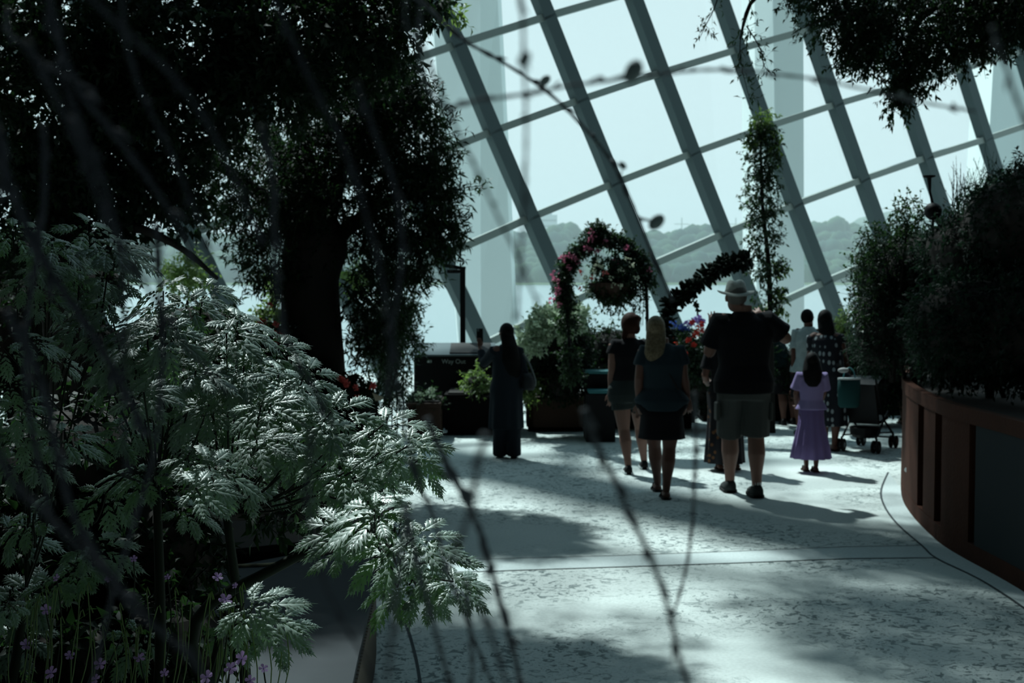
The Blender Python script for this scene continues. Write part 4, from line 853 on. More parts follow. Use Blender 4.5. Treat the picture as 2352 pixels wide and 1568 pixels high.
# 2 — auburn bun
p = Person('person with an auburn bun, black top and grey-green shorts', 1452, 1086, 1.655, yaw=8, fat=1.2, lean=(0, .02), skin='skinl', hip=.112)
lg = stand(p, 1450, 1089, 1486, 1077, toe=.1, kb=(.01, .03))
p.lean = p.loc(-.0, .02, 0); p.root.location.x -= .03
lel, lwr = p.J(1411, 850, -.03), p.J(1409, 900, .03); rel, rwr = p.J(1478, 845, .05), p.J(1470, 890, .16)
p.body([(-1, lel, lwr, p.loc(.03, .02, -.9)), (1, rel, rwr, p.loc(0, .3, -.6))], lg, headdir=-15, headoff=(.01, .01, 0)); H = p.H
p.tee('black_top', fabric('black_top', (.008, .008, .010)), .59 * H, [(-1, lel), (1, rel)], fr=.33, slack=.010)
p.shorts('shorts', fabric('grey_green_shorts', (.026, .034, .033)), .61 * H, .405 * H, lg, rl=.066, slack=.015)
p.shoes(M['blackm'], sole=M['txt'], wide=.027); hc = p.hc
p.hair(M['hairr'], [([hc + V3((-.05, -.05, -.03)), hc + V3((-.075, -.05, -.12))], [.045, .03], (1, .8))], cap=1.28, extra=[(hc + V3((.035, -.06, .075)), (.06, .055, .045)), (hc + V3((-.05, -.05, .02)), (.05, .05, .06)), (hc + V3((.05, -.05, -.03)), (.045, .05, .06)), (hc + V3((-.02, -.08, .05)), (.04, .04, .04))])
# 3 — blonde
p = Person('person with long blonde hair, teal blue T-shirt and short black skirt', 1519, 1142, 1.68, yaw=-4, fat=1.2, skin='skin', hip=.116)
lg = stand(p, 1510, 1128, 1530, 1146, toe=.1)
lel, lwr = p.J(1466, 868, -.02), p.J(1468, 925, .06); rel, rwr = p.J(1568, 862, .0), p.J(1580, 915, .05)
p.body([(-1, lel, lwr, p.loc(.05, .1, -.9)), (1, rel, rwr, p.loc(.15, .15, -.9))], lg, headoff=(-.06, 0, 0)); H = p.H
p.tee('t_shirt', fabric('teal_tee', (.016, .028, .036)), .485 * H, [(-1, lel), (1, rel)], fr=.52, slack=.020, hem=.20)
p.cloth('skirt', fabric('black_skirt', (.006, .006, .008)), [(0, 0, .33 * H, .215, .175, .025), (0, 0, .36 * H, .208, .17, .02), (0, 0, .45 * H, .195, .155, .01), p.ring(.52 * H, .015)], n=48, pn=8)
p.sandals(M['blackm']); hc = p.hc
p.hair(M['hairy'], [([hc + V3((0, -.03, .0)), hc + V3((0, -.06, -.10)), hc + V3((-.01, -.085, -.22)), hc + V3((-.005, -.095, -.34))], [.090, .095, .10, .055], (1, .6)), ([hc + V3((-.05, -.05, -.15)), hc + V3((-.09, -.07, -.26))], [.04, .03], (1, .6)), ([hc + V3((.02, -.1, -.3)), hc + V3((.03, -.11, -.47))], [.03, .012], (1, .6))], cap=1.1)
sh1 = p.sh(-1); mb = MB(); mb.tube(smooth_path([V3((-.05, -.07, .83 * H)), V3((0, -.125, .76 * H)), V3((.10, -.12, .65 * H)), V3((.19, -.03, .55 * H))], 4), .009, 6, flat=(1, .5)); mb.build('bag_strap', M['blackm'], p.root)
# 4 — hat
p = Person('tall broad person in a pale brimmed hat, black T-shirt and khaki cargo shorts', 1706, 1143, 2.02, yaw=2, fat=1.36, lean=(0, .02), skin='skinl', sw=.122, hip=.094)
lg = stand(p, 1676, 1130, 1738, 1142, toe=.1, kb=(0, .0)); H = p.H
lg = [(sd_, kn + V3((.0, 0, 0)), an, t) for sd_, kn, an, t in lg]
lel, lwr = p.J(1630, 812, .12), p.J(1644, 762, .26); rel, rwr = p.J(1806, 778, .08), p.J(1770, 745, .34)
p.body([(-1, lel, lwr, p.loc(.05, .1, .9)), (1, rel, rwr, p.loc(-.4, .3, .6))], lg, headoff=(-.07, .02, -.025), headdir=10)
p.tee('t_shirt', fabric('black_tee', (.006, .006, .008)), .485 * H, [(-1, lel), (1, rel)], fr=.72, slack=.018, slk=.022, hem=.275)
p.shorts('shorts', fabric('khaki_shorts', (.062, .066, .062)), .53 * H, .285 * H, lg, rl=.0575, slack=.0)
for sd_ in (-1, 1): mb = MB(); mb.box((sd_ * .245, .0, .40 * H), (.035, .14, .17)); mb.build('cargo_pocket', fabric('khaki_pocket', (.060, .064, .060)), p.root, bevel=.012)
p.shoes(fabric('dark_trainer', (.035, .04, .04)), 'shoe', sole=M['rubber'], wide=.032)
for an, toe, fd in p.feet: mb = MB(); mb.tube([an + V3((0, 0, -.02)), an + V3((0, 0, .045))], [.044, .046], 12); mb.build('sock', M['txt'], p.root)
hc = p.hc; p.hair(mat('grey_hair', (.12, .11, .10), .6), cap=1.03)
hat = mat('straw_hat', (.42, .44, .40), .8, noise=(60, (.34, .36, .33))); mb = MB(); hx, hy, hz = hc.x, hc.y - .01, hc.z + .035
ht = empty('brimmed_hat', p.root.matrix_world @ V3((hx, hy, hz)), 0, 'pale brimmed hat with a darker band on the tall person', 'hat')
mb.vloft([(0, 0, -.004, .098, .115), (0, 0, .0, .17, .19), (0, 0, .006, .17, .19), (0, 0, .014, .105, .12), (0, 0, .02, .100, .115)], 32); o_ = mb.build('brim', hat, ht, smooth=True)
for v in o_.data.vertices: v.co.z += .035 * abs(v.co.x / .17) ** 3 * (1 if v.co.x < 0 else .4) - .02 * (v.co.y / .19) ** 2
mb = MB(); mb.vloft([(0, 0, .0, .100, .114), (0, 0, .05, .095, .108), (0, .0, .10, .082, .098), (0, .0, .125, .062, .08), (0, 0, .132, .03, .05)], 28); o_ = mb.build('crown', hat, ht, smooth=True)
for v in o_.data.vertices:
    if v.co.z > .09: v.co.z -= .022 * math.exp(-(v.co.x / .025) ** 2)
mb = MB(); mb.vloft([(0, 0, .008, .103, .117), (0, 0, .035, .100, .114)], 28); mb.build('hat_band', mat('hat_band', (.10, .10, .09), .8), ht, smooth=True); ht.rotation_euler = (.05, 0, .3)
ht.rotation_euler = (.03, -.05, 0)
# 5 — floral skirt
p = Person('person in a long dark skirt with orange flowers, mostly hidden by the tall person', 1664, 1080, 1.58, yaw=-6, fat=1.05, skin='skin', hip=.11)
lg = stand(p, 1655, 1080, 1692, 1078, toe=.1); H = p.H
lel, lwr = p.J(1617, 862, -.02), p.J(1630, 885, .18); rel, rwr = p.J(1700, 860, 0), p.J(1690, 880, .2)
p.body([(-1, lel, lwr, p.loc(.2, .9, .1)), (1, rel, rwr, p.loc(-.2, .9, .1))], lg)
p.tee('black_top', fabric('dark_blouse', (.008, .008, .01)), .58 * H, [(-1, lel), (1, rel)], fr=.75, slack=.014)
fm = mat('floral_cloth', (.008, .008, .01), .85, .15); n = fm.node_tree.nodes; l = fm.node_tree.links
vo = n.new('ShaderNodeTexVoronoi'); vo.inputs['Scale'].default_value = 15; tcn = n.new('ShaderNodeTexCoord'); l.new(tcn.outputs['Object'], vo.inputs['Vector'])
r_ = n.new('ShaderNodeValToRGB'); r_.color_ramp.elements[0].position = .22; r_.color_ramp.elements[0].color = (.09, .04, .018, 1); r_.color_ramp.elements[1].position = .32; r_.color_ramp.elements[1].color = (.008, .008, .01, 1)
l.new(vo.outputs['Distance'], r_.inputs['Fac']); l.new(r_.outputs[0], n['Principled BSDF'].inputs['Base Color'])
p.cloth('long_skirt', fm, [(0, 0, .055 * H, .205, .19, .07), (0, 0, .2 * H, .19, .175, .06), (0, 0, .4 * H, .175, .15, .03), p.ring(.52 * H, .012), p.ring(.61 * H, .012)], n=60, pn=10)
p.sandals(M['wood']); p.hair(M['hairb'], [([p.hc, p.hc + V3((0, -.07, -.16))], [.08, .07], (1, .6))])
# 6 — stooping in teal
p = Person('person in a dark teal top stooping behind the raised elbow of the tall person', 1806, 975, 1.62, yaw=35, fat=1.1, lean=(-.30, .05), skin='skin')
lg = stand(p, 1800, 976, 1822, 974, toe=.1); H = p.H
for_l = p.J(1760, 860, .1); for_w = p.J(1745, 890, .2); r1 = p.J(1790, 870, .05); r2 = p.J(1770, 900, .2)
p.body([(-1, for_l, for_w, p.loc(-.2, .9, -.2)), (1, r1, r2, p.loc(-.2, .9, -.2))], lg, headoff=(-.12, .08, -.14))
p.tee('teal_top', fabric('dark_teal_top', (.010, .026, .028)), .50 * H, [(-1, for_l), (1, r1)], fr=.6, slack=.02)
p.shorts('shorts', fabric('black_shorts', (.008, .008, .01)), .54 * H, .27 * H, lg, rl=.068); p.shoes(M['blackm'], wide=.027); p.hair(M['hairb'])
# 7 — white vest
p = Person('person with short black hair in a white shirt, beside the dotted dress', 1846, 1000, 1.65, yaw=-25, lean=(.05, .03), skin='skind')
lg = stand(p, 1836, 1000, 1862, 1000, toe=.1); H = p.H
lel, lwr = p.J(1822, 850, 0), p.J(1824, 892, .06); rel, rwr = p.J(1890, 850, .1), p.J(1905, 870, .3)
p.body([(-1, lel, lwr, p.loc(0, .1, -.9)), (1, rel, rwr, p.loc(.2, .9, 0))], lg, headoff=(-.0, .06, -.02), headdir=-20)
p.tee('white_shirt', fabric('white_shirt', (.34, .40, .40), (.27, .33, .33), 12), .5 * H, [(-1, lel), (1, rel)], fr=.42, slack=.016)
p.shorts('trousers', fabric('dark_shorts', (.01, .01, .012)), .54 * H, .3 * H, lg, rl=.062); p.shoes(M['blackm'], wide=.027); p.hair(M['hairb'], cap=1.08)
# 8 — dotted dress
p = Person('person with long black hair in a black dress with white dots, pushing the pushchair', 1916, 1034, 1.655, yaw=-28, fat=1.1, lean=(-.05, .06), skin='skind', hip=.112)
p.root.location.x -= .05
lg = stand(p, 1905, 1022, 1926, 1036, toe=.1); H = p.H
lel, lwr = p.J(1880, 880, .25), p.J(1925, 868, .3); rel, rwr = p.J(1945, 815, .0), p.J(1962, 862, .12)
p.body([(-1, lel, lwr, p.loc(.5, .6, 0)), (1, rel, rwr, p.loc(.3, .7, -.3))], lg, headoff=(.01, .05, -.0))
dm = mat('dotted_cloth', (.01, .011, .015), .85, .15); n = dm.node_tree.nodes; l = dm.node_tree.links
vo = n.new('ShaderNodeTexVoronoi'); vo.inputs['Scale'].default_value = 17; vo.inputs['Randomness'].default_value = .25; tcn = n.new('ShaderNodeTexCoord'); mpn = n.new('ShaderNodeMapping'); mpn.inputs['Scale'].default_value = (1, 1, .62)
l.new(tcn.outputs['Object'], mpn.inputs[0]); l.new(mpn.outputs[0], vo.inputs['Vector'])
r_ = n.new('ShaderNodeValToRGB'); r_.color_ramp.elements[0].position = .27; r_.color_ramp.elements[0].color = (.22, .25, .26, 1); r_.color_ramp.elements[1].position = .33; r_.color_ramp.elements[1].color = (.01, .011, .015, 1)
l.new(vo.outputs['Distance'], r_.inputs['Fac']); l.new(r_.outputs[0], n['Principled BSDF'].inputs['Base Color'])
p.cloth('dotted_dress', dm, [(0, 0, .18 * H, .20, .18, .05), (0, 0, .3 * H, .195, .17, .045), p.ring(.46 * H, .03), p.ring(.54 * H, .035), p.ring(.61 * H, .03), p.ring(.70 * H, .022), p.ring(.79 * H, .014), p.ring(.825 * H, .01)], [([p.sh(-1) + V3((.05, 0, 0)), p.sh(-1), p.sh(-1).lerp(lel, .3)], [.058, .068, .06]), ([p.sh(1) - V3((.05, 0, 0)), p.sh(1), p.sh(1).lerp(rel, .3)], [.058, .068, .06])], n=48, pn=8)
p.sandals(M['blackm']); hc = p.hc
p.hair(M['hairb'], [([hc + V3((0, -.04, .02)), hc + V3((.03, -.07, -.10)), hc + V3((.06, -.09, -.24)), hc + V3((.07, -.08, -.36))], [.09, .10, .085, .04], (1, .65))], cap=1.12)
# 9 — child
p = Person('child with long black hair in a lavender top and long lavender skirt', 1862, 1084, 1.25, yaw=-4, skin='skind', sw=.105, hip=.095)
lg = stand(p, 1852, 1082, 1874, 1084, toe=.1); H = p.H
lel, lwr = p.J(1829, 905, .05), p.J(1836, 935, .14); rel, rwr = p.J(1892, 905, .05), p.J(1886, 935, .14)
p.body([(-1, lel, lwr, p.loc(.1, .8, -.2)), (1, rel, rwr, p.loc(-.1, .8, -.2))], lg)
lv = fabric('lavender_cloth', (.20, .16, .31)); lv2 = fabric('lavender_skirt', (.12, .085, .20))
p.tee('ruffled_top', lv, .53 * H, [(-1, lel), (1, rel)], fr=.72, slack=.02, slk=.022, hem=.17)
p.cloth('long_skirt', lv2, [(0, 0, .12 * H, .205, .18, .08), (0, 0, .25 * H, .175, .155, .07), (0, 0, .42 * H, .13, .115, .05), p.ring(.52 * H, .012), p.ring(.57 * H, .01)], n=72, pn=12)
p.sandals(M['wood']); hc = p.hc
p.hair(M['hairb'], [([hc + V3((0, -.02, 0)), hc + V3((0, -.05, -.10)), hc + V3((0, -.06, -.2))], [.085, .105, .095], (1, .65))], cap=1.22)
# 10 — at the edge
p = Person('person in teal shorts walking beyond the terracotta planter, mostly hidden', 2085, 972, 1.65, yaw=0, skin='skin')
lg = stand(p, 2074, 974, 2096, 970, toe=.1); H = p.H
lel, lwr = p.J(2062, 850, .05), p.J(2068, 870, .2); rel, rwr = p.J(2112, 850, 0), p.J(2110, 890, .1)
p.body([(-1, lel, lwr, p.loc(.2, .8, 0)), (1, rel, rwr, p.loc(0, .2, -.9))], lg)
p.tee('dark_top', fabric('navy_top', (.012, .014, .02)), .52 * H, [(-1, lel), (1, rel)], fr=.6); p.shorts('shorts', fabric('teal_shorts', (.03, .09, .11)), .55 * H, .43 * H, lg, rl=.066); p.sandals(M['blackm']); p.hair(M['hairb'])
# pushchair
g0 = G(1992, 1032); st = empty('pushchair', (g0.x, g0.y, 0), math.radians(-35), 'black folding pushchair with double wheels in front of the person in the dotted dress', 'pushchair')
st.scale = (1, 1, 1)
for x, y in ((-.21, -.30), (.21, -.30), (-.20, .34), (.20, .34)):
    for dx in (-.03, .03):
        mb = MB()
        for a in range(16):
            pass
        R = Matrix.Rotation(PI / 2, 3, 'Y'); mb.tube([(x + dx - .011, y, .075), (x + dx + .011, y, .075)], [.075, .075], 20); w_ = mb.build('wheel', M['rubber'], st, bevel=.005)
        mb = MB(); mb.tube([(x + dx - .014, y, .075), (x + dx + .014, y, .075)], [.03, .03], 12); mb.build('hub', M['panel'], w_)
    mb = MB(); mb.tube([(x - .03, y, .075), (x + .03, y, .075)], .01, 6); mb.tube([(x, y, .075), (x, y * .93, .17)], .014, 6); mb.build('wheel_fork', M['blackm'], st)
for x in (-.2, .2):
    mb = MB(); mb.tube([(x, .32, .17), (x, .0, .36), (x, -.25, .74), (x, -.36, 1.0), (x, -.43, 1.03)], .014, 8); mb.build('side_tube', M['blackm'], st)
    mb = MB(); mb.tube([(x, -.28, .17), (x, -.02, .36), (x, .14, .46)], .013, 8); mb.build('side_tube', M['blackm'], st)
    mb = MB(); mb.tube([(x, -.38, 1.01), (x, -.47, 1.03)], .02, 8); mb.build('grip', M['rubber'], st)
mb = MB(); mb.tube([(-.2, -.28, .19), (.2, .32, .19)], .011, 6); mb.tube([(.2, -.28, .19), (-.2, .32, .19)], .011, 6); mb.build('cross_brace', M['blackm'], st)
mb = MB(); mb.add([(-.18, .20, .40), (.18, .20, .40), (.18, -.10, .36), (-.18, -.10, .36), (-.18, -.26, .80), (.18, -.26, .80)] + [(-.18, .20, .36), (.18, .20, .36), (.18, -.13, .32), (-.18, -.13, .32), (-.18, -.30, .80), (.18, -.30, .80)],
    [(0, 3, 2, 1), (3, 4, 5, 2), (6, 7, 8, 9), (9, 8, 11, 10), (0, 1, 7, 6), (4, 10, 11, 5), (0, 6, 9, 3), (3, 9, 10, 4), (1, 2, 8, 7), (2, 5, 11, 8)]); mb.build('seat', M['blackm'], st)
mb = MB(); ca = [(-.19, 0), (.19, 0)]
rg_ = []
for a in range(7):
    t = PI * (.05 + .55 * a / 6); rg_.append((-.26 + .32 * math.sin(t) - .02, .66 + .22 * math.sin(t + .5)))
mb.add([(x, y, z_) for y, z_ in rg_ for x in (-.19, .19)] + [(x * .94, y, z_ - .015) for y, z_ in rg_ for x in (-.19, .19)], [(2 * i, 2 * i + 1, 2 * i + 3, 2 * i + 2) for i in range(6)] + [(14 + 2 * i, 16 + 2 * i, 17 + 2 * i, 15 + 2 * i) for i in range(6)]); mb.build('hood', M['blackm'], st)
mb = MB(); mb.vloft([(0, -.08, .16, .14, .16), (0, -.08, .2, .17, .2), (0, -.08, .28, .18, .21)], 16); mb.build('storage_basket', M['blackm'], st)
mb = MB(); mb.tube([(-.17, .30, .13), (.17, .30, .13)], .012, 6); mb.build('footrest', M['blackm'], st)
q = P(1950, 900, 15.1); tb_ = empty('tote_bag', (q.x, q.y, q.z - .18), 0, 'teal tote bag hanging from the pushchair handles', 'bag')
mb = MB(); mb.vloft([(0, 0, 0, .10, .04), (0, 0, .03, .125, .07), (0, 0, .2, .135, .075), (0, 0, .33, .13, .055)], 20); mb.build('sack', fabric('teal_canvas', (.008, .040, .040)), tb_, smooth=True)
mb = MB(); mb.vloft([(0, 0, .325, .133, .058), (0, 0, .345, .133, .058)], 20); mb.build('rim', M['txt'], tb_)
mb = MB(); mb.tube(smooth_path([(-.07, 0, .33), (-.05, 0, .42), (0, 0, .46), (.05, 0, .42), (.07, 0, .33)], 4), .008, 6); mb.build('handle', M['teal'], tb_)
mb = MB(); q = P(1937, 850, 15.05); mb.ell((0, 0, 0), (.065, .04, .03), 12, 8); o = mb.build('white_bundle', mat('white_cloth', (.3, .3, .3), .8), None, smooth=True); o.location = q; tag(o, 'small white bundle held above the teal tote bag', 'cloth')
# ================================================================ FOREGROUND
nb = empty('planting_bed', (-2.2, 2.6, 0), 0, 'raised soil bed at the near left in which the big palmate-leaved plants grow', 'planter')
mb = MB(); mb.box((0, 0, .27), (3.4, 3.2, .54)); mb.build('bed_wall', M['darkwall'], nb); mb = MB(); mb.box((0, 0, .56), (3.3, 3.1, .04)); mb.build('soil', M['soil'], nb)
def palmate(seed):
    r = random.Random(seed); V = []; F = []
    lob = [(0, .60), (38, .56), (-38, .56), (78, .50), (-78, .50), (120, .36), (-120, .36)]
    def zz(x, y): d = math.hypot(x, y); return -.45 * d * d + .02 * math.sin(9 * x + seed) * d
    for ang, L in lob:
        ang = math.radians(ang + r.uniform(-5, 5)); L *= r.uniform(.9, 1.08); bend = r.uniform(-.12, .12)
        def rib(t): a = ang + bend * t; return (L * t * math.sin(a), L * t * math.cos(a))
        def add(pts, cen, lift):
            n = len(V); V.append((cen[0], cen[1], zz(*cen) + lift))
            for q in pts: V.append((q[0], q[1], zz(q[0], q[1]) + (q[2] if len(q) > 2 else 0)))
            for k in range(len(pts)): F.append((n, n + 1 + k, n + 1 + (k + 1) % len(pts)))
        for t, l in ((.20, .035), (.33, .10), (.46, .185), (.59, .20), (.71, .15), (.82, .10), (.91, .055)):
            for sd_ in (1, -1):
                l_ = l * L / .58 * r.uniform(.85, 1.12); a = ang + bend * t + sd_ * math.radians(46 - 18 * t); h = l_ * .085 + .010
                b0 = rib(max(t - .045, 0)); b1 = rib(min(t + .045, 1)); bc = rib(t); dx, dy = math.sin(a), math.cos(a); nx, ny = dy, -dx
                prof = [(.30, .9), (.52, 1.35), (.50, .55), (.76, .95), (.74, .38), (1.05, .0), (.72, -.38), (.70, -1.0), (.46, -.55), (.46, -1.4), (.24, -.95)]
                s2 = sd_; pts = [(b1[0], b1[1], -.006) if s2 > 0 else (b0[0], b0[1], -.006)]
                pts = [(b0[0], b0[1], -.010)]
                for u, v in (prof if sd_ > 0 else [(u, -v) for u, v in prof]):
                    pts.append((bc[0] + dx * l_ * u + nx * h * v, bc[1] + dy * l_ * u + ny * h * v, -.012 * u * r.uniform(.3, 1.5)))
                pts.append((b1[0], b1[1], -.010))
                if sd_ < 0: pts = pts
                add(pts, (bc[0] + dx * l_ * .38, bc[1] + dy * l_ * .38), .010)
        e0 = rib(.9); e1 = rib(1.1); e2 = rib(.93); w = .018; add([(e0[0] - w, e0[1]), (e1[0], e1[1]), (e0[0] + w, e0[1])], e2, 0)
    V = np.array(V); F = np.array(F)
    # make all faces look up
    a, b, c = V[F[:, 0]], V[F[:, 1]], V[F[:, 2]]; z_ = np.cross(b - a, c - a)[:, 2]; F[z_ < 0] = F[z_ < 0][:, [0, 2, 1]]
    return V, F
PM = [palmate(s) for s in range(6)]
DROOP = .27
def put_leaf(px, py, size, al, d, tilt=.5, roll=0, seed=0):
    p = np.array(P(px, py, d)); s_ = size * d / FPX * .95; a = math.radians(al)
    D_ = np.array([math.cos(a), -math.sin(a), 0]); N_ = unit(np.array([roll, -tilt, .85]) + D_ * DROOP); D_ = unit(D_ - N_ * (D_ @ N_)); X = np.cross(D_, N_)
    V, F = PM[seed % 6]; W = p + s_ * (V[:, :1] * X + V[:, 1:2] * D_ + V[:, 2:] * N_); return (W, F), p
bright = [(430,690,150,10),(375,668,150,170),(470,662,120,-5),(300,785,170,190),(335,740,150,175),(395,835,190,92),(240,765,140,180),(545,735,190,12),(600,785,180,30),(520,765,150,40),(640,860,180,22),(690,900,190,60),(520,880,130,85),(700,860,170,5),(760,945,200,35),(830,990,170,20),(880,975,190,38),(935,1025,150,48),(690,1005,150,95),(640,1010,120,90),(740,1045,160,60),(790,1085,160,65),(870,1185,190,200),(860,1170,180,150),(845,1150,160,250),(900,1250,190,125),(950,1235,190,15),(990,1290,180,45),(1040,1335,140,42),(785,1215,160,170),(480,1070,200,15),(430,1050,150,30),(450,1120,150,5),(580,1395,190,30),(560,1385,150,60),(130,590,150,10),(80,610,120,20),(60,640,120,60),(10,800,120,60),(40,930,150,80),(20,1385,90,80),(140,1000,150,10),(200,520,200,5),(120,560,160,0),(250,565,150,10),(30,530,150,20),(330,900,150,60),(420,780,150,150),(450,850,150,20),(560,840,160,50),(600,930,170,75),(480,930,150,120),(800,1030,150,70),(870,1040,140,60),(720,980,160,10),(380,760,170,60),(250,700,160,190),(180,690,150,200),(640,800,150,45),(660,960,150,100),(590,1010,140,80)]
gpl = []
def geranium(label, root, hub, lst, seed0, fill=(), fd=(3.3, 3.9), via=None):
    e_ = empty('palmate_plant', root, 0, label, 'plant', None); iv = invof(e_); Mi = np.array(iv); vf = []; st_ = MB(); r = random.Random(seed0)
    hubw = P(*hub); vw = [P(*q) for q in (via or [])]; sp_ = smooth_path([Vector(root)] + (vw or [Vector(root).lerp(hubw, .5) + Vector((.02, 0, 0))]) + [hubw], 5); st_.tube(sp_, list(np.linspace(.02, .011, len(sp_))), 8)
    allp = [(x, y, s, a, 3.2 + (900 - y) * .0012 + r.uniform(-.12, .12)) for x, y, s, a in lst] + [(x, y, s, a, r.uniform(*fd)) for x, y, s, a in fill] + [(x + r.uniform(-70, 70), y + r.uniform(20, 90), s * .9, a, 3.45 + r.uniform(-.1, .15)) for x, y, s, a in lst]
    for i, (x, y, s, a, d) in enumerate(allp):
        L_, p = put_leaf(x, y, s * 1.28, a + r.uniform(-10, 10), d, r.uniform(.25, .62), r.uniform(-.28, .28), seed0 + i); vf.append(L_)
        p = Vector(p); nl_ = len(lst); hub_ = hubw if i < nl_ else p.lerp(hubw, .35)
        mid = p.lerp(hub_, .45) + Vector((0, .02, -.04)); st_.tube(smooth_path([p, mid, hub_], 4), list(np.linspace(.0022, .0035, 9)), 5)
    V, F = join(vf); V = V @ Mi[:3, :3].T + Mi[:3, 3]; npmesh('leaves', V, F, M['gera'], e_, smooth=False); st_.build('stems', M['stem'], e_, inv=iv, smooth=True)
rr = random.Random(5)
def fillpts(n, x0, x1, y0, y1, s0, s1, cond):
    out = []
    while len(out) < n:
        x, y = rr.uniform(x0, x1), rr.uniform(y0, y1)
        if cond(x, y): out.append((x, y, rr.uniform(s0, s1), rr.uniform(-20, 200)))
    return out
A1 = [b for b in bright if b[0] < 500 and b[1] > 640 and b[1] < 1000]; A2 = [b for b in bright if b[0] >= 500 and b[1] < 1120 or (b[0] > 420 and 1000 < b[1] < 1125)]
A3 = [b for b in bright if b[0] > 700 and b[1] > 1120]; A4 = [b for b in bright if b[1] > 1200 and 100 < b[0] < 700]; A5 = [b for b in bright if b[1] <= 640 or (b[0] < 200 and b[1] >= 640)]
A5 = [b for b in A5 if b not in A1]
geranium('silvery palmate-leaved plant, its broad leaves catching light in the middle of the left side', (-.95, 3.35, .56), (360, 1120, 3.5), A1, 1, fillpts(14, 250, 560, 760, 1100, 110, 180, lambda x, y: True))
geranium('silvery palmate-leaved plant spreading down to the right over the path edge', (-.72, 3.5, .56), (520, 1180, 3.5), A2, 40, fillpts(20, 450, 860, 850, 1150, 90, 150, lambda x, y: y > 760 + (x - 400) * .6 and y < 1120))
geranium('lowest right palmate-leaved plant whose fingered leaves hang before the pale path', (-.55, 3.3, .56), (860, 1215, 3.3), A3, 80, via=[(440, 1480, 3.4), (640, 1300, 3.35)])
geranium('small palmate-leaved plant with one bright drooping leaf beside the mauve flowers', (-.85, 2.9, .56), (520, 1400, 3.05), A4, 110)
geranium('shaded palmate-leaved plant at the left edge, its leaves dark except a few tips', (-1.5, 3.6, .56), (60, 1350, 3.6), A5, 140, fillpts(16, -60, 330, 620, 1500, 110, 190, lambda x, y: True), fd=(3.2, 3.8))
shrub('low_shrub', 'black mass of low foliage in deep shade behind the mauve flowers', (-1.5, 3.9, .58), [B(120, 1330, 260, 200, 4.3, .25), B(330, 1280, 200, 170, 4.4, .25), B(380, 1480, 170, 130, 4.1, .25), B(120, 1540, 260, 150, 4.0, .25), B(560, 1120, 150, 90, 4.5, .25), B(700, 1150, 90, 60, 4.6, .2), B(180, 1050, 220, 140, 4.5, .3)], 1500, 9, .06, .026, M['leafA'], core=.8, twl=.2)
# mauve flowers on thin stems
def mauve(label, root, fl):
    e_ = empty('mauve_geranium', root, 0, label, 'flowering plant'); iv = invof(e_)
    for i, (x, y, s, d) in enumerate(fl):
        c = P(x, y, d); s = s * d / FPX * .5; r = random.Random(i * 7 + x); n_ = Vector((r.uniform(-.5, .5), -.7, r.uniform(.3, .9))).normalized(); u = n_.orthogonal().normalized(); w = n_.cross(u); mb = MB()
        for k in range(5):
            a = 2 * PI * k / 5 + r.uniform(0, .3); o = u * math.cos(a) + w * math.sin(a); q = n_.cross(o)
            mb.add([c, c + o * s * .5 + q * s * .28 + n_ * s * .1, c + o * s * .85 + q * s * .34 + n_ * s * .12, c + o * s * 1.02 + n_ * s * .2, c + o * s * .85 - q * s * .34 + n_ * s * .12, c + o * s * .5 - q * s * .28 + n_ * s * .1], [(0, 1, 2, 3), (0, 3, 4, 5)])
        f_ = mb.build('flower', M['purple'], e_, inv=iv); mb = MB(); mb.tube([c, c + n_ * s * .4], .0012, 5); mb.build('stamen', M['lilac'], f_, inv=iv)
        mb = MB(); b = Vector(root) + Vector((r.uniform(-.1, .1), r.uniform(-.05, .05), 0)); m1 = c + Vector((r.uniform(-.03, .01), .01, -.14)); mb.tube(smooth_path([c, m1, m1.lerp(b, .4) + Vector((r.uniform(-.04, .04), 0, 0)), b], 4), .0018, 5); mb.build('stem', M['stem'], e_, inv=iv)
    mb = MB(); r = random.Random(3 + len(fl))
    for k in range(26):
        x0 = fl[k % len(fl)][0] + r.uniform(-60, 60); a = P(x0, r.uniform(1330, 1480), 2.9); b = P(x0 + r.uniform(-30, 10), 1620, 2.9); mb.tube(smooth_path([a + Vector((.008, 0, -.012)), a, a.lerp(b, .5) + Vector((r.uniform(-.02, .02), 0, 0)), b], 3), .0014, 5)
    mb.build('bud_stems', M['leafC'], e_, inv=iv)
mauve('mauve-flowered geranium at the bottom left beside the drooping bright leaf', (-.68, 2.7, .56), [(500, 1325, 26, 2.8), (518, 1377, 34, 2.8), (556, 1512, 36, 2.7), (530, 1535, 32, 2.7), (475, 1555, 34, 2.7), (575, 1562, 26, 2.7), (605, 1535, 24, 2.9), (385, 1325, 16, 3.0), (378, 1545, 22, 2.8), (540, 1345, 16, 3.0)])
mauve('mauve-flowered geranium in deep shade at the bottom left corner', (-1.1, 2.7, .56), [(307, 1283, 18, 3), (130, 1327, 20, 3), (105, 1400, 26, 3), (230, 1525, 30, 2.8), (118, 1545, 34, 2.8), (220, 1560, 26, 2.8), (160, 1505, 24, 2.9), (320, 1510, 28, 2.9), (60, 1480, 28, 2.9), (250, 1330, 20, 3.0)])
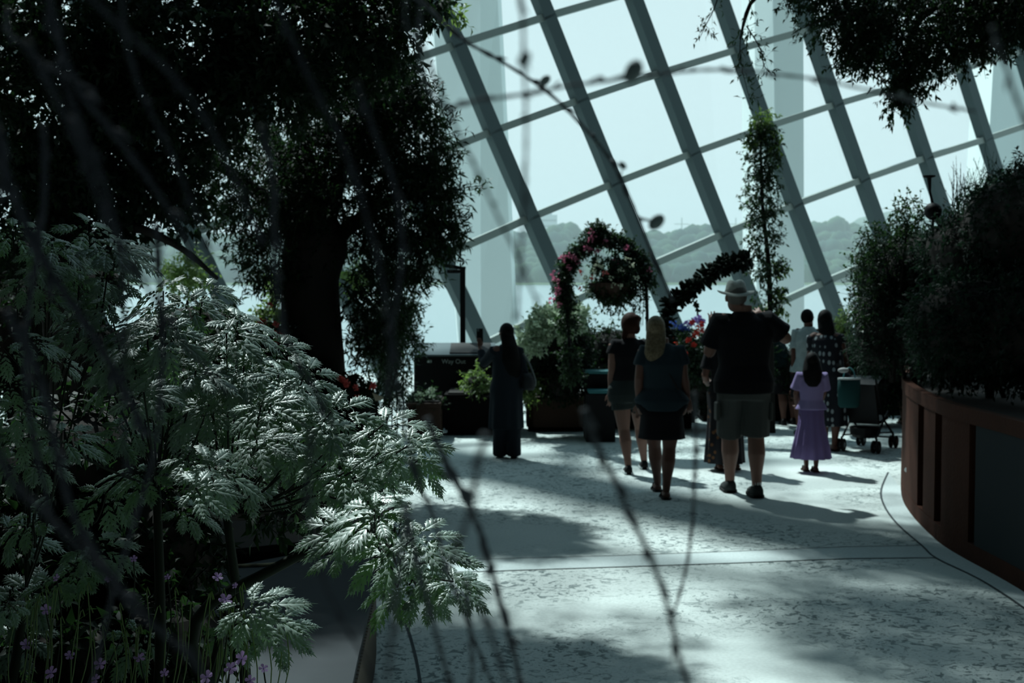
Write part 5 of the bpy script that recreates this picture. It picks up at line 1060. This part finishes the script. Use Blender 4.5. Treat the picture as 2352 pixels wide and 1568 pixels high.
# blurred bare twigs close to the camera
def twigs(label, rootpt, lst, seed, tm='twig'):
    e_ = empty('bare_twig_shrub', rootpt, 0, label, 'branch'); iv = invof(e_); r = random.Random(seed)
    for pts, w, d0, d1, buds in lst:
        n = len(pts); P3 = [P(x, y, d0 + (d1 - d0) * i / (n - 1)) for i, (x, y) in enumerate(pts)]; pp = smooth_path(P3, 7); d0 = .48 + (d0 - .5) * .45; d1 = .48 + (d1 - .5) * .45; w3 = w * .48 * (d0 + d1) / 2 / FPX; P3 = [P(x, y, d0 + (d1 - d0) * i / (n - 1)) for i, (x, y) in enumerate(pts)]; pp = smooth_path(P3, 7)
        mb = MB(); rd = [w3 * (1 + .18 * math.sin(i * 2.3) + (.5 if r.random() < .10 else 0)) * (1.1 - .35 * i / len(pp)) for i in range(len(pp))]; mb.tube(pp, rd, 7)
        for i in range(3, len(pp) - 1, 6):
            o = Vector((r.uniform(-1, 1), r.uniform(-.3, .3), r.uniform(-1, 1))).normalized(); t = (pp[i + 1] - pp[i]).normalized(); mb.tube([pp[i], pp[i] + (o + t) * w3 * 1.6, pp[i] + (o * 1.2 + t * 2) * w3 * 2.6], [w3 * .9, w3 * .9, w3 * .25], 5)
        b_ = mb.build('branch', M[tm], e_, inv=iv, smooth=True)
        for (bx, by, bs) in buds:
            j = min(range(len(P3)), key=lambda q: abs(pts[q][0] - bx) + abs(pts[q][1] - by)); dd = d0 + (d1 - d0) * j / (n - 1); c = P(bx, by, dd); s = bs * dd / FPX
            mb = MB(); R = Matrix.Rotation(r.uniform(0, 3), 3, 'Y'); mb.ell(c, (s * .5, s * .2, s * .34), 8, 6, R); mb.tube([c, c.lerp(P3[j], 1.0)], s * .07, 5)
            mb.build('withered_leaf', M['twigl'], b_, inv=iv)
twigs('bare twigs hanging before the glass wall close to the camera', P(1000, -260, 1.0), [
    ([(1000, -260), (880, -80), (975, 10), (1060, 88), (1150, 140), (1250, 205), (1330, 280), (1390, 350), (1425, 410), (1465, 500), (1500, 590), (1545, 690)], 9, 1.9, 1.7, [(1252, 185, 30), (1508, 510, 44), (1370, 325, 14), (1430, 380, 22)]),
    ([(1000, -260), (960, 100), (1010, 238), (1100, 230), (1210, 215), (1300, 198), (1400, 185), (1530, 168), (1640, 160), (1760, 168), (1880, 183), (2000, 208), (2120, 235), (2240, 256)], 9, .95, 1.25, [(1455, 165, 60), (1060, 235, 18), (1380, 180, 18), (1590, 160, 16), (1660, 158, 18), (1880, 180, 16), (2070, 215, 14), (2190, 240, 12)]),
    ([(1000, -260), (1150, -120), (1195, 0), (1203, 135), (1208, 280), (1206, 400), (1203, 480), (1195, 600), (1188, 700), (1192, 740)], 9, .75, .8, [(1204, 136, 40)]),
    ([(1000, -260), (930, 20), (970, 110), (1050, 300), (1100, 400), (1140, 490), (1180, 570), (1215, 650), (1250, 740)], 8, .8, .85, [])], 1)
twigs('bare twigs crossing the pale path at the lower centre close to the camera', P(1270, 2000, .8), [
    ([(1340, 940), (1370, 1020), (1410, 1100), (1450, 1190), (1490, 1270), (1520, 1350), (1545, 1440), (1560, 1510), (1585, 1600), (1600, 1700)], 15, .85, .9, []),
    ([(1596, 900), (1598, 1000), (1596, 1090), (1592, 1180), (1580, 1280), (1560, 1370), (1536, 1430)], 8, 1.3, 1.4, []),
    ([(980, 960), (1010, 1030), (1050, 1110), (1080, 1170), (1110, 1240), (1135, 1330), (1160, 1430), (1185, 1520), (1205, 1620)], 16, 1.05, 1.1, []),
    ([(940, 1060), (965, 1120), (1000, 1200), (1020, 1290), (1050, 1370), (1085, 1460), (1130, 1570), (1150, 1640)], 9, 1.3, 1.35, []),
    ([(930, 1160), (960, 1300), (985, 1390), (1005, 1470), (1030, 1560), (1050, 1650)], 13, .95, 1.0, []),
    ([(1115, 1000), (1095, 1080), (1085, 1150), (1060, 1230), (1040, 1290)], 15, .55, .6, []),
    ([(935, 1180), (915, 1300), (905, 1400), (890, 1560)], 15, .55, .6, []),
    ([(1070, 1330), (1080, 1450), (1085, 1540), (1080, 1640)], 10, 1.1, 1.15, []),
    ([(1100, 1390), (1135, 1480), (1165, 1580), (1180, 1650)], 11, .8, .8, []),
    ([(2280, 60), (2310, 150), (2340, 240), (2380, 320)], 11, .7, .7, [])], 2)
lt_ = []
r = random.Random(11)
for x0, y0, x1, y1, w in ((120, -20, 420, 620, 16), (20, 90, 520, 900, 14), (220, -30, 640, 560, 12), (-20, 250, 300, 1000, 22), (0, 20, 180, 200, 9), (300, -20, 470, 700, 10), (-20, 700, 320, 1400, 20), (60, 300, 120, 1200, 14), (560, 300, 760, 980, 14), (640, -20, 1000, 1130, 12), (380, 500, 250, 1560, 12), (-20, 980, 480, 1620, 16), (840, 200, 930, 900, 12), (150, 130, 330, 1100, 12), (700, 980, 840, 1620, 9)):
    pts = [(x0 + (x1 - x0) * t + 40 * math.sin(t * 5 + w), y0 + (y1 - y0) * t + r.uniform(-15, 15)) for t in np.linspace(0, 1, 7)]; d_ = r.uniform(.6, 1.1); lt_.append((pts, w, d_, d_ + .1, []))
twigs('tangle of dim blurred bare twigs over the black left side', P(120, -20, .9), lt_, 3, 'twigd')
# lettering turned into a real mesh
dg = bpy.context.evaluated_depsgraph_get(); me = bpy.data.meshes.new_from_object(lt.evaluated_get(dg)); mw = lt.matrix_world.copy(); nl = link('lettering_mesh', me, None, sg); nl.location = lt.location; nl.rotation_euler = lt.rotation_euler; bpy.data.objects.remove(lt); nl.name = 'lettering'

for o in list(bpy.data.objects):
    if o.parent: continue
    b_ = o.name.split('.')[0]
    gname = {'border_bush': 'dark bushes along the back planters', 'planter_box': 'planter boxes along the back', 'palmate_plant': 'palmate-leaved plants at the left', 'tower_block': 'hazy tower blocks beyond the bay', 'hanging_sprig': 'leafy sprigs hanging before the glass', 'mauve_geranium': 'mauve geraniums at the bottom left', 'bare_twig_shrub': 'blurred bare twigs close to the camera', 'pylon': 'masts on the far shore'}.get(b_)
    if gname: o['group'] = gname
